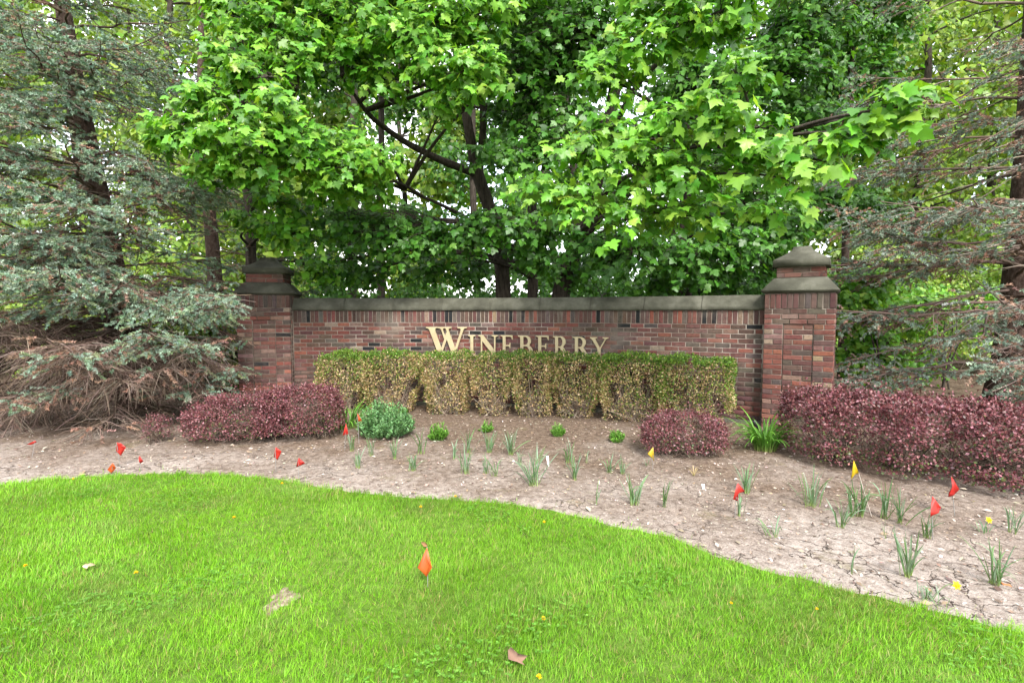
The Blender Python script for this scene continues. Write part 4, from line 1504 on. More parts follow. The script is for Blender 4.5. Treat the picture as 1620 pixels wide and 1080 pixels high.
# crumbs, chips and dead leaf bits on the soil
n = 46000
X, Y = rg.uniform(-6.5, 6.0, n), rg.uniform(2.2, 8.0, n)
q = (Y > edge_y(X) + .02) & (np.hypot(X - WX, Y - WY) < R0 - .1)
X, Y = X[q], Y[q]
n = len(X)
mb = MB()
an = rg.uniform(0, 6.28, n)
tip = np.c_[np.cos(an), np.sin(an), rg.normal(0, .22, n)]
V = QUAD_V * np.array([.75, 1, 1])
scatter(mb, V, QUAD_T, np.c_[X, Y, gz(X, Y) + .011], tip, np.tile([0, 0, 1.0], (n, 1)) + rg.normal(0, .35, (n, 3)), rg.gamma(1.6, .0085, n) + .004,
        pick([(.38, .32, .26), (.22, .16, .12), (.11, .08, .06), (.52, .47, .41), (.27, .20, .14)], n, [4, 4, 4, 1.0, 3], .18, rg))
tag(mb.build('debris', M['twig'], smooth=False), 'wood chips and dry leaf crumbs scattered over the bed soil', 'debris', kind='stuff')

# bare soil patch in the lawn
g = ground(447, 947)
mb = MB()
k = 40
an = np.arange(k) * 2 * np.pi / k
rr = 1 + .22 * np.sin(3 * an + 1) + .16 * np.sin(7 * an)
ring = [np.c_[np.cos(an) * .075 * rr * f, np.sin(an) * .125 * rr * f, np.full(k, hh)] for f, hh in ((.33, .013), (.66, .011), (1.0, .001))]
V = np.concatenate([[(0, 0, .014)]] + ring)
V[:, 2] += .006 * fnoise(V[:, 0], V[:, 1], 60., 2) + gz(g[0], g[1]) - gz(g[0], g[1])
T = [(0, 1 + i, 1 + (i + 1) % k) for i in range(k)]
for lv in range(2):
    for i in range(k):
        a, b_ = 1 + lv * k + i, 1 + lv * k + (i + 1) % k
        T += [(a, a + k, b_ + k), (a, b_ + k, b_)]
mb.add(V, T)
o = mb.build('bare_patch', M['bare_soil'])
o.location = (g[0], g[1], float(gz(g[0], g[1])))
tag(o, kind='structure')

# dandelions
DAN = [(370, 820, 'dandelion high in the lawn, left one of two near the bed curve'), (665, 804, 'dandelion beside the bed edge below the big blue-green perennial'), (860, 829, 'dandelion by the bed edge below the largest daffodil clump'),
       (720, 788, 'dandelion exactly on the bed edge'), (446, 768, 'dandelion at the bed edge below the red square flag'), (40, 893, 'dandelion at the far left of the lawn'),
       (215, 904, 'dandelion in the left part of the lawn near a dead leaf'), (116, 757, 'dandelion at the lawn corner under the dead twigs'), (851, 1072, 'dandelion at the bottom of the picture'),
       (1155, 958, 'dandelion in the right part of the lawn'), (858, 978, 'half-closed dandelion in mid lawn'), (1290, 969, 'small faded dandelion low in the right lawn')]
for i, (px, py, lab) in enumerate(DAN):
    g = ground(px, py, .04)
    ob = thing('dandelion', lab, 'flower', (g[0], g[1], float(gz(g[0], g[1]))), 0, 'yellow dandelions in the lawn')
    mb = MB()
    tubes(mb, bez((0, 0, 0), (.004, -.004, .05), .1, 0, 4), .0016, 4, (.16, .22, .06))
    st = mb.build('stem', M['blade'], ob)
    mb = MB()
    k = 34
    a = np.random.default_rng(i).uniform(0, 6.28, k)
    el = np.linspace(.05, 1.2, k)
    tip = np.c_[np.cos(a) * np.cos(el), np.sin(a) * np.cos(el), np.sin(el)]
    scatter(mb, QUAD_V, QUAD_T, np.tile([.004, -.004, .05], (k, 1)), tip, np.tile([0, 0, 1.], (k, 1)) + tip * .3, .014 if i not in (9, 11) else .009, np.ones((k, 3)))
    fl = mb.build('flower_head', M['petal'], ob, smooth=False)
    fl.color = (.80, .52, .01, 1)

# dead leaves lying about
for i, (px, py, size, col, lab) in enumerate([(820, 1036, .085, (.20, .12, .085), 'crumpled brown dead leaf in the lawn near the bottom'), (140, 889, .055, (.45, .36, .22), 'pale dry leaf in the left part of the lawn'),
                                              (673, 858, .05, (.20, .10, .05), 'curled brown leaf in the grass just beyond the orange lawn flag'), (1590, 920, .06, (.34, .14, .06), 'rusty dead leaf on the soil by the thick daffodil clump')]):
    g = ground(px, py, .05 if py > 840 and px < 1500 else .01)
    r = np.random.default_rng(70 + i)
    mb = MB()
    V = curled(MAPLE2_V, 1, r, .5, .5)
    V[0, :, 2] += r.normal(0, .10, len(MAPLE2_V))
    scatter(mb, V - np.array([0, .4, 0]), MAPLE2_T, np.zeros((1, 3)), np.array([[.8, .5, .0]]), np.array([[0, -.1, 1.0]]), size, np.array([col]))
    o = mb.build('dead_leaf', M['twig'], smooth=False)
    so = o.modifiers.new('thickness', 'SOLIDIFY')
    so.thickness = .0008
    o.location = (g[0], g[1], g[2] + float(gz(g[0], g[1])))
    tag(o, lab, 'leaf', 'dead leaves on the ground')

# ------------------------------------------------------------------ spruces
def spruce(name, label, base, top, r0, boughs, seed, live_cols, dead_w=.15, cat='tree', xlim=(-110, 1730), fine=1.0, twig_cols=None, group=None):
    """boughs: list of (z on trunk, azimuth, length, droop, live start 0..1, density)"""
    r = np.random.default_rng(seed)
    base, top = np.asarray(base, float), np.asarray(top, float)
    ob = thing(name, label, cat, base, 0, group)
    H = top[2] - base[2]
    tt = np.linspace(0, 1, 12)[:, None]
    TP = (top - base) * tt + np.c_[.05 * np.sin(tt * 7), .04 * np.cos(tt * 6), 0 * tt]
    mb = MB()
    tubes(mb, TP, r0 * (1.12 - tt[:, 0]) ** .8 * (1 + .35 * np.exp(-tt[:, 0] * 30)), 14)
    mb.build('trunk', M['spruce_bark'], ob)
    tw = MB()
    segA, segB, segdead = [], [], []
    twig_cols = twig_cols or [(.135, .092, .070), (.20, .145, .115), (.09, .06, .047), (.26, .20, .165)]
    t3 = np.linspace(0, 1, 3)
    for (zb, az, Lb, droop, live0, dens) in boughs:
        f = np.clip(zb / H, 0, 1)
        p0 = np.array([np.interp(f, tt[:, 0], TP[:, k]) for k in range(3)])
        u = np.array([math.sin(az), math.cos(az), 0.0])
        s = np.array([math.cos(az), -math.sin(az), 0.0])
        nb = 10
        t = np.linspace(0, 1, nb)
        zc = Lb * (r.uniform(.0, .32) * t - droop * 1.35 * t ** 1.5 + droop * r.uniform(.3, .8) * t ** 4) + np.cumsum(r.normal(0, .008, nb)) * Lb
        wob = np.cumsum(r.normal(0, .022, nb)) * Lb + r.normal(0, .16) * Lb * t ** 2
        B = p0 + u * (Lb * t)[:, None] + s * wob[:, None] + np.array([0, 0, 1.]) * zc[:, None]
        lift = np.maximum(.05 - (B[:, 2] + base[2]), 0)
        B[:, 2] += lift
        bx, by, _d = project(B + base)
        if ((bx < -150) | (bx > 1770) | (by < -260)).all():
            continue
        inb = (bx > xlim[0] - 30) & (bx < xlim[1] + 10)
        nB = max(2, int(inb.sum()) if inb[0] else nb)
        tubes(tw, B[:nB], (.020 * (Lb / 3.) * (1.05 - t[:nB]) + .004), 5, pick([twig_cols[0], twig_cols[2]], 1, None, .1, r))
        # side branches
        ns = max(6, int(Lb * 9 * dens))
        ts = np.sort(r.uniform(.12, 1.0, ns)) ** .85
        sg = np.where(np.arange(ns) % 2 == 0, 1, -1)
        Ps = np.stack([np.interp(ts, t, B[:, k]) for k in range(3)], -1)
        tang = nrm(np.stack([np.interp(ts, t, np.gradient(B[:, k])) for k in range(3)], -1))
        Ls = (.14 + Lb * .30 * (1 - ts) ** .75 * np.clip(ts * 3, .4, 1)) * r.uniform(.65, 1.2, ns)
        an = r.uniform(.55, 1.05, ns)
        ds = nrm(tang * np.cos(an)[:, None] + s * (sg * np.sin(an))[:, None] + np.c_[np.zeros((ns, 2)), r.normal(-.12, .14, ns)])
        m = 5
        tm = np.linspace(0, 1, m)
        hang = r.uniform(.15, .55, ns) * droop * 2
        Q = Ps[:, None] + ds[:, None] * (Ls[:, None] * tm[None])[..., None]
        Q[:, :, 2] -= (hang * Ls)[:, None] * (tm ** 2 - .35 * tm ** 4)[None]
        Q += np.cumsum(r.normal(0, .012, Q.shape), axis=1) * (tm > 0)[None, :, None]
        Q[:, :, 2] = np.maximum(Q[:, :, 2], .03 - base[2])
        qx, qy, _d = project(Q[:, -1] + base)
        okq = (qx > xlim[0] - 20) & (qx < xlim[1] + 20)
        Q, Ls, ts = Q[okq], Ls[okq], ts[okq]
        ns = len(Q)
        if ns == 0:
            continue
        tubes(tw, Q, np.linspace(.0075, .0030, m)[None] * np.clip(Ls / .5, .55, 1.3)[:, None], 3, pick(twig_cols, ns, None, .12, r))
        # twigs
        k = np.maximum((Ls * 15 * fine * dens).astype(int), 3)
        idx = np.repeat(np.arange(ns), k)
        tq = r.uniform(.1, 1.0, len(idx))
        tipq = np.zeros(len(idx), bool)
        tipq[np.cumsum(k) - 1] = True
        tq[tipq] = 1.0
        i0 = np.minimum((tq * (m - 1)).astype(int), m - 2)
        fr = (tq * (m - 1) - i0)[:, None]
        Pt = Q[idx, i0] * (1 - fr) + Q[idx, i0 + 1] * fr
        tg = nrm(Q[idx, i0 + 1] - Q[idx, i0])
        sd = np.where(r.random(len(idx)) < .5, 1, -1)
        pr = nrm(np.cross(tg, [0, 0, 1.])) * sd[:, None]
        an = r.uniform(.55, .85, len(idx))
        an[tipq] = 0
        dt = nrm(tg * np.cos(an)[:, None] + pr * np.sin(an)[:, None] + np.c_[np.zeros((len(idx), 2)), r.normal(-.04, .15, len(idx))])
        Lt = r.uniform(.09, .21, len(idx)) * (1.1 - .3 * tq)
        tglob = ts[idx] + (Ls[idx] * tq / Lb) * .55
        live = (tglob > live0 + r.normal(0, .09, len(idx)))
        Lt = np.where(live, Lt * 1.15, Lt * r.uniform(.8, 2.0, len(idx)))
        hang2 = np.where(live, r.uniform(-.1, .25, len(idx)), r.uniform(.0, .9, len(idx)) * (.4 + droop))
        Z = Pt[:, None] + dt[:, None] * (Lt[:, None] * t3[None])[..., None]
        Z[:, :, 2] -= (hang2 * Lt)[:, None] * (t3 ** 2)[None]
        Z += np.cumsum(r.normal(0, .006, Z.shape), axis=1) * (t3 > 0)[None, :, None]
        Z[:, :, 2] = np.maximum(Z[:, :, 2], .02 - base[2])
        zx, zy, _d = project(Z[:, 1] + base)
        soft = r.normal(0, 14, len(zx))
        inn = (zx > xlim[0] + soft) & (zx < xlim[1] + soft - .25 * np.clip(560 - zy, 0, 60) * (xlim[1] < 500)) & (zy > -160)
        if xlim[1] < 500:
            inn &= ~((zy > 630) & (zx > 215))
        Z, live, tglob = Z[inn], live[inn], tglob[inn]
        idx = idx[inn]
        if not len(Z):
            continue
        tubes(tw, Z, np.linspace(.0030, .0014, 3)[None], 3, pick(twig_cols, len(idx), None, .14, r))
        lv = np.where(live)[0]
        for a_i, b_i in ((0, 1), (1, 2)):
            segA.append(Z[lv, a_i])
            segB.append(Z[lv, b_i])
            segdead.append((r.random(len(lv)) < dead_w) | (tglob[lv] < live0 + .02))
    tw.build('branches', M['twig'], ob)
    A, B, D = np.concatenate(segA), np.concatenate(segB), np.concatenate(segdead)
    L = np.linalg.norm(B - A, axis=1)
    cnt = np.maximum((L * 400 * fine).astype(int), 9)
    cnt = np.where(D, (cnt * .7).astype(int), cnt)
    idx = np.repeat(np.arange(len(A)), cnt)
    n = len(idx)
    ax = nrm(B - A)[idx]
    f = r.random(n)[:, None]
    P = A[idx] * (1 - f) + B[idx] * f
    ref = nrm(np.cross(ax, [0, 0, 1.0]) + 1e-6)
    oth = np.cross(ax, ref)
    ph = r.uniform(0, 2 * np.pi, n)[:, None]
    rad = ref * np.cos(ph) + oth * np.sin(ph)
    rad[:, 2] += .25
    dirn = nrm(rad + ax * r.uniform(.45, 1.1, (n, 1)))
    ln = r.uniform(.022, .036, n)
    wv = nrm(np.cross(dirn, r.normal(0, 1, (n, 3)))) * .0064
    V = np.stack([P - wv, P + wv, P + dirn * ln[:, None]], 1)
    sc = pick(live_cols, len(A), None, .14, r)
    dc = pick([(.27, .155, .11), (.33, .20, .145), (.21, .125, .095)], len(A), None, .15, r)
    C = np.where(D[:, None], dc, sc)[idx]
    mb = MB()
    mb.add(V.reshape(-1, 3), np.arange(n * 3).reshape(-1, 3), np.repeat(C, 3, axis=0))
    o = mb.build('needles', M['needle'], ob, smooth=False)
    tag(o, kind='stuff')
    return ob


def bough_list(r, n, z0, z1, L0, L1, azs, droop=(.15, .40), live=(.35, .65), dens=(.8, 1.1)):
    out = []
    for i in range(n):
        f = (i + r.random()) / n
        z = z0 + (z1 - z0) * f
        az = r.uniform(*azs)
        out.append((z, az, (L0 + (L1 - L0) * f) * r.uniform(.75, 1.12), r.uniform(*droop), r.uniform(*live), r.uniform(*dens)))
    return out


BLUE = [(.195, .285, .205), (.24, .335, .25), (.145, .225, .14), (.31, .39, .30), (.225, .28, .155)]
rs = random.Random(41)
PI = math.pi
bs = []
# azimuth 0 = away from the viewer, pi/2 = to the right, pi = towards the viewer
bs += bough_list(rs, 26, .5, 1.6, 2.6, 3.0, (.50 * PI, 1.25 * PI), (.10, .30), (.80, 1.08), (1.3, 1.7))
bs += bough_list(rs, 20, .7, 1.5, 2.2, 2.9, (.62 * PI, 1.2 * PI), (.28, .46), (.95, 1.2), (1.4, 1.9))         # dead lower skirt
bs += bough_list(rs, 16, .9, 2.4, 2.9, 2.8, (.40 * PI, .72 * PI), (.16, .36), (.35, .6))
bs += bough_list(rs, 30, 1.6, 4.2, 3.2, 2.7, (.50 * PI, 1.25 * PI), (.12, .36), (.28, .52))
bs += bough_list(rs, 34, 3.8, 7.2, 2.7, 2.0, (.35 * PI, 1.30 * PI), (.10, .40), (.18, .42), (.85, 1.0))
bs += bough_list(rs, 26, 2.0, 6.8, 2.3, 1.9, (.70 * PI, 1.15 * PI), (.20, .50), (.10, .35), (.8, 1.0))
bs += bough_list(rs, 12, .8, 7.0, 2.4, 1.8, (-.65 * PI, .35 * PI), (.1, .3), (.35, .6), (.6, .8))
spruce('spruce_tree', 'large blue-green spruce with bare drooping dead twigs down to the soil, beside the sign', (-6.15, 8.0, -.05), (-7.4, 8.2, 9.5), .19, bs, 401, BLUE, .10, xlim=(-110, 388))

rs = random.Random(47)
bs = bough_list(rs, 44, .6, 6.8, 2.3, 1.7, (.2 * PI, 1.3 * PI), (.15, .4), (.12, .4), (.7, .9)) + bough_list(rs, 12, .6, 6.5, 2.0, 1.4, (-.7 * PI, .2 * PI), (.15, .4), (.35, .6), (.5, .7))
spruce('spruce_tree', 'darker spruce standing behind the large blue-green one, seen left of the pillar', (-6.3, 10.6, -.05), (-6.5, 10.8, 9.0), .16, bs, 402,
       [(.08, .13, .075), (.11, .165, .095), (.065, .11, .055)], .08, fine=.85)

rs = random.Random(53)
bs = []
bs += bough_list(rs, 21, .7, 2.6, 3.2, 3.6, (1.0 * PI, 1.62 * PI), (.10, .38), (.34, .58), (.9, 1.1))
bs += bough_list(rs, 18, 2.3, 4.6, 3.5, 3.0, (1.0 * PI, 1.66 * PI), (.08, .36), (.30, .54), (.8, 1.0))
bs += bough_list(rs, 18, 4.4, 7.5, 3.0, 2.0, (.95 * PI, 1.70 * PI), (.10, .30), (.30, .55), (.7, .9))
bs += bough_list(rs, 14, .8, 7.0, 2.6, 1.8, (-.3 * PI, .9 * PI), (.1, .3), (.45, .7), (.5, .7))
spruce('spruce_tree', 'sparse half-dead spruce with rusty needles and a stout brown trunk behind the long barberry', (7.55, 7.5, -.05), (7.75, 7.6, 10.0), .235, bs, 403,
       [(.19, .25, .19), (.23, .29, .225), (.155, .21, .145), (.28, .34, .27)], .30, xlim=(1295, 1730), twig_cols=[(.15, .105, .085), (.22, .165, .14), (.10, .07, .058), (.28, .22, .19)])

# ------------------------------------------------------------------ maples
def maple(name, label, trunks, blobs, seed, cols, single=0, group=None, base=(0, 0, 0), detail=True, cat='tree', weights=None, bark='bark'):
    """trunks: list of (points, radii); blobs: (centre, (rx,ry,rz), leaves, leaf size)"""
    r = np.random.default_rng(seed)
    ob = thing(name, label, cat, base, 0, group)
    b0 = np.asarray(base, float)
    mt, ml = MB(), MB()
    nodes = []
    for pts_, rad in trunks:
        p = np.asarray(pts_, float)
        k = len(p)
        t = np.linspace(0, k - 1, k * 4)
        q = np.stack([np.interp(t, np.arange(k), p[:, j]) for j in range(3)], -1)
        q[1:-1] = (q[:-2] + q[1:-1] * 2 + q[2:]) / 4
        rr = np.interp(t, np.arange(k), rad)
        tubes(mt, q - b0, rr, 10)
        nodes.append(q)
    nodes = np.concatenate(nodes)
    LP, LT, LN, LS = [], [], [], []
    for c, rad, nl, ls in blobs:
        c = np.asarray(c, float)
        rad = np.asarray(rad, float)
        low = nodes[nodes[:, 2] < c[2] + .3]
        low = low if len(low) else nodes
        s0 = low[np.argmin(np.linalg.norm((low - c) * np.array([1, 1, 1.3]), axis=1))]
        Lb = np.linalg.norm(c - s0)
        br = bez(s0, c, r.normal(0, .08), r.uniform(.02, .12), 9)
        tubes(mt, br - b0, np.linspace(.012 + .010 * Lb, .008, 9), 6)
        nt_ = max(4, nl // 9)
        d = nrm(r.normal(0, 1, (nt_, 3)))
        e = c + d * rad * (r.uniform(.25, 1, (nt_, 1)) ** .5)
        f = r.uniform(.55, 1.0, nt_)
        s = np.stack([np.interp(f, np.linspace(0, 1, 9), br[:, j]) for j in range(3)], -1)
        t = np.linspace(0, 1, 5)[None, :, None]
        Pp = s[:, None] * (1 - t) + e[:, None] * t
        Pp[:, :, 2] += .10 * np.linalg.norm(e - s, axis=1)[:, None] * np.sin(np.pi * t[..., 0])
        Pp += np.cumsum(r.normal(0, .012, Pp.shape), axis=1) * (t > 0)
        if detail != 'far':
            Pk = Pp if c[1] < 9.0 else Pp[::3, ::2]
            tubes(mt, Pk - b0, np.linspace(.0065, .002, Pk.shape[1])[None], 3)
        k = 9
        tf = 1 - r.random((nt_, k)) ** 1.6 * .75
        i0 = np.minimum((tf * 4).astype(int), 3)
        fr = (tf * 4 - i0)[..., None]
        ii = np.arange(nt_)[:, None]
        lp = Pp[ii, i0] * (1 - fr) + Pp[ii, i0 + 1] * fr
        td = nrm(Pp[:, 4] - Pp[:, 2])[:, None]
        out = nrm(td * .55 + r.normal(0, .8, (nt_, k, 3)) * np.array([1, 1, .4]))
        pet = out * r.uniform(.5, 1.1, (nt_, k, 1)) * ls + np.array([0, 0, -.25 * ls])
        lp = (lp + pet).reshape(-1, 3)
        outw = nrm((lp - c) / rad)
        tip = nrm(out.reshape(-1, 3) * np.array([1, 1, .3]) + np.array([0, -.15, -.80]) + r.normal(0, .25, lp.shape))
        nor = nrm(np.array([0, -.45, .60]) + outw * .40 + r.normal(0, .38, lp.shape))
        LP.append(lp)
        LT.append(tip)
        LN.append(nor)
        LS.append(ls * r.uniform(.42, 1.28, len(lp)))
    mt.build('trunk', M[bark], ob)
    P, T, Nn, S_ = map(np.concatenate, (LP, LT, LN, LS))
    hx, hy, hd_ = project(P)
    ok = ~((hx > 430) & (hx < 1260) & (hy > 490) & (hd_ > 9)) & (hx > -260) & (hx < 1880) & ((hy > -260) | (hd_ < 12))
    P, T, Nn, S_ = P[ok], T[ok], Nn[ok], S_[ok]
    n = len(P)
    C = pick(cols, n, weights, .19, r)
    singles = np.zeros(n, bool)
    if single:
        px, py, dd = project(P)
        sz = S_ / dd * ((px > 0) & (px < 1620) & (py > -10) & (py < 700))
        singles[np.argsort(-(sz * (1 + .0 * dd)))[:single * 3]] = True
        # the largest that are not buried: nearest in each direction
        cand = np.where(singles)[0]
        cand = cand[np.argsort(dd[cand] - S_[cand])][:single]
        singles[:] = False
        singles[cand] = True
    px, py, dd = project(P)
    inview = (px > -60) & (px < 1680) & (py > -60) & (py < 700)
    tier = np.where(inview, np.where(dd < 6.9, 0, 1), 2) if detail is True else np.where(inview & (dd < 9.2), 1, 2) if detail is False else np.full(n, 2)
    for tr_, (tv, tt_) in enumerate(((MAPLE_V, MAPLE_T), (MAPLE2_V, MAPLE2_T), (OVAL_V * np.array([1.5, 1, 1]), OVAL_T))):
        k = ~singles & (tier == tr_)
        if k.any():
            scatter(ml, curled(tv, int(k.sum()), r), tt_, P[k] - b0, T[k], Nn[k], S_[k], C[k])
    o = ml.build('crown', M['maple'], ob, smooth=False)
    tag(o, kind='stuff')
    if single:
        shapes = []
        for i in range(8):
            mb = MB()
            v = curled(MAPLE_V, 1, r)[0]
            mb.add(v, MAPLE_T)
            shapes.append(mb.mesh('leaf', M['maple_single'], False))
        for i in np.where(singles)[0]:
            tp = nrm(T[i])
            no = nrm(Nn[i] - tp * np.dot(Nn[i], tp))
            rt = np.cross(tp, no)
            q = link('leaf', shapes[i % 8], ob)
            mm = np.eye(4)
            mm[:3, 0], mm[:3, 1], mm[:3, 2], mm[:3, 3] = rt * S_[i], tp * S_[i], no * S_[i], P[i] - b0
            q.matrix_local = Matrix(mm.tolist())
            q.color = (*C[i], 1)
    return ob


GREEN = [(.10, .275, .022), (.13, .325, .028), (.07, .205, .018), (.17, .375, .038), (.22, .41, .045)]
SHADED_GREEN = [(.050, .155, .016), (.068, .195, .02), (.036, .12, .013), (.088, .235, .026)]  # shade of the inner canopy and backdrop painted into the leaf colour
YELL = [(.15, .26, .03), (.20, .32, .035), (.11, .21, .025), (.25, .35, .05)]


def blobs_px(rows, dense=1.0):
    """rows: (px, py, depth, radius px, leaf size)"""
    out = []
    for px, py, d, rp, ls in rows:
        ls = ls * .86
        c = at(px, py, d)
        rm = rp * d / F
        nl = int(dense * 2.6 * (rp ** 2 * np.pi) / ((ls * F / d) ** 2 * .45))
        out.append((c, (rm, rm * .9, rm * .72), max(nl, 20), ls))
    return out


# maple over the wall, its boughs reaching out to the viewer on the right
mB = [(at(888, 560, 10.2) * [1, 1, 0] + [0, 0, -.1], .19)]
tB = np.array([at(885, 470, 10.2), at(900, 420, 10.1), at(930, 340, 9.8), at(960, 220, 9.4), at(985, 60, 9.0), at(1000, -150, 8.8), at(1000, -380, 8.8)])
tB = np.concatenate([[tB[0] * [1, 1, 0] + [0, 0, -.1]], tB])
tB2 = np.array([at(930, 340, 9.8), at(1010, 290, 8.5), at(1090, 265, 7.0), at(1150, 235, 5.8), at(1200, 225, 5.2)])
tB3 = np.array([at(960, 220, 9.4), at(1010, 130, 7.8), at(1060, 80, 6.6), at(1100, 50, 5.8)])
right = [(1010, 75, 5.6, 62, .135), (955, 115, 5.6, 55, .135), (1085, 35, 5.4, 60, .14), (1165, 15, 5.2, 62, .14), (1050, -30, 5.6, 90, .14), (1170, -70, 5.4, 90, .14),
         (1160, 110, 5.0, 48, .145), (1140, 165, 4.9, 62, .145), (1200, 200, 4.9, 58, .145), (1060, 185, 5.3, 62, .14), (960, 215, 5.5, 58, .135), (905, 250, 5.5, 62, .135), (850, 300, 5.6, 55, .13),
         (905, 330, 5.5, 55, .13), (1000, 265, 5.3, 65, .14), (960, 345, 5.4, 55, .135), (1090, 270, 5.1, 65, .14), (1180, 275, 4.9, 58, .145), (1040, 340, 5.5, 55, .13), (1260, 285, 4.7, 48, .15),
         (1310, 255, 4.6, 45, .15), (1350, 225, 4.5, 36, .15), (1395, 185, 4.4, 36, .155), (1435, 168, 4.35, 34, .155), (1452, 158, 4.3, 26, .15), (1370, 215, 4.45, 36, .15), (1225, 340, 4.9, 40, .14), (1130, 345, 5.3, 48, .13), (1250, 240, 4.8, 45, .15)]
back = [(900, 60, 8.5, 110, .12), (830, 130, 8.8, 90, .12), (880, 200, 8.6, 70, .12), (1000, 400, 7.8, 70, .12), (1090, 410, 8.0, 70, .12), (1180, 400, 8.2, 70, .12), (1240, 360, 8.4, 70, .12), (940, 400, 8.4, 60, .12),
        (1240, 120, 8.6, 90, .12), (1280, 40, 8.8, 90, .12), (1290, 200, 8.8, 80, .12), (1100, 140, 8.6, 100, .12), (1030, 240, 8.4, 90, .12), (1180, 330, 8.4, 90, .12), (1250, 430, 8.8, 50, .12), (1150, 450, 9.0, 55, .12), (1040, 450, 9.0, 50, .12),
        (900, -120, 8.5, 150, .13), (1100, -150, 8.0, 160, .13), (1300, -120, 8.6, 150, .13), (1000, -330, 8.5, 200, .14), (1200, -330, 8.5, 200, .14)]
maple('maple_tree', 'maple whose long leafy boughs reach over the right half of the wall', [(tB, [.22, .19, .17, .14, .12, .10, .07, .04]), (tB2, [.07, .055, .04, .025, .012]), (tB3, [.06, .045, .03, .012])],
      blobs_px(right, .80), 501, GREEN, 300, base=tB[0], group='maples behind the sign wall')
tE = np.array([at(1085, 470, 9.9), at(1080, 380, 9.7), at(1095, 250, 9.4), at(1110, 80, 9.2), at(1100, -150, 9.0), at(1100, -380, 9.0)])  # back foliage split off here to carry the shade-darkened leaf colour
tE = np.concatenate([[tE[0] * [1, 1, 0] + [0, 0, -.1]], tE])
maple('maple_tree', 'maple with shade coloured into its leaves, behind the reaching boughs and the daylily-side pillar', [(tE, [.14, .12, .11, .09, .07, .05, .03])],
      blobs_px(back, .72), 506, SHADED_GREEN, 0, base=tE[0], group='maples behind the sign wall')

tA = np.array([at(797, 470, 10.6), at(792, 400, 10.6), at(775, 330, 10.5), at(755, 275, 10.4), at(742, 210, 10.2), at(728, 120, 10.0), at(700, -40, 9.8), at(690, -250, 9.8)])
tA = np.concatenate([[tA[0] * [1, 1, 0] + [0, 0, -.1]], tA])
tA2 = np.array([at(755, 275, 10.4), at(700, 255, 9.8), at(640, 225, 9.2), at(585, 185, 8.6), at(540, 120, 8.2)])
tA3 = np.array([at(757, 285, 10.4), at(765, 200, 10.2), at(760, 100, 10.0), at(780, -80, 10.0)])
tA4 = np.array([at(792, 400, 10.6), at(740, 345, 10.0), at(690, 320, 9.4), at(640, 300, 8.8)])
cen = [(690, 95, 6.8, 55, .13), (735, 110, 6.6, 58, .13), (770, 95, 6.7, 42, .13), (790, 130, 6.8, 35, .13), (640, 60, 6.9, 60, .13), (580, 40, 7.0, 60, .13), (560, 95, 7.1, 50, .13), (520, 20, 7.2, 60, .125), (700, 30, 7.0, 70, .13), (770, 20, 7.2, 60, .13),
       (610, 130, 7.2, 40, .125), (660, -60, 7.2, 110, .13), (800, -70, 7.6, 110, .13), (700, 165, 7.0, 32, .13),
       (600, 260, 7.0, 42, .125), (555, 240, 7.0, 48, .125), (520, 290, 7.2, 50, .12), (590, 300, 7.4, 36, .12), (620, 385, 8.0, 55, .12), (560, 370, 8.0, 55, .12), (500, 350, 8.0, 55, .12), (680, 380, 8.2, 52, .12),
       (740, 370, 8.4, 55, .12), (800, 350, 8.2, 55, .12), (780, 250, 8.0, 45, .12), (840, 240, 8.4, 60, .12), (840, 400, 8.8, 50, .12), (870, 370, 8.6, 50, .12), (660, 430, 9.2, 42, .115), (560, 440, 9.4, 45, .115), (500, 420, 9.0, 45, .115), (740, 430, 9.6, 40, .115),
       (430, 40, 8.6, 60, .12), (480, 110, 8.8, 60, .12), (850, 90, 9.4, 80, .12), (820, 30, 9.4, 90, .12), (900, 430, 10.2, 45, .115), (640, 170, 9.6, 40, .115), (820, 180, 9.6, 60, .115),
       (500, -130, 8.2, 150, .13), (680, -250, 8.5, 200, .14), (880, -250, 9, 180, .14), (480, -320, 8.5, 200, .14)]
maple('maple_tree', 'dark-trunked forked maple rising behind the middle of the wall', [(tA, [.20, .17, .155, .14, .13, .10, .08, .05, .03]), (tA2, [.085, .07, .055, .04, .02]), (tA3, [.09, .07, .05, .02]), (tA4, [.05, .04, .03, .015])],
      blobs_px([q for q in cen if q[2] < 7.9], .85), 502, GREEN, 300, base=tA[0], group='maples behind the sign wall')
tG = np.array([at(842, 470, 11.2), at(846, 380, 11.0), at(835, 250, 10.8), at(850, 80, 10.6), at(840, -150, 10.4), at(840, -300, 10.4)])  # rear of the middle canopy, split off for leaves painted darker as shade
tG = np.concatenate([[tG[0] * [1, 1, 0] + [0, 0, -.1]], tG])
maple('maple_tree', 'maple with shade coloured into its leaves, between the forked trunk and the leaning trunk', [(tG, [.13, .12, .11, .09, .07, .05, .03])],
      blobs_px([q for q in cen if q[2] >= 7.9], .72), 507, SHADED_GREEN, 0, base=tG[0], group='maples behind the sign wall')

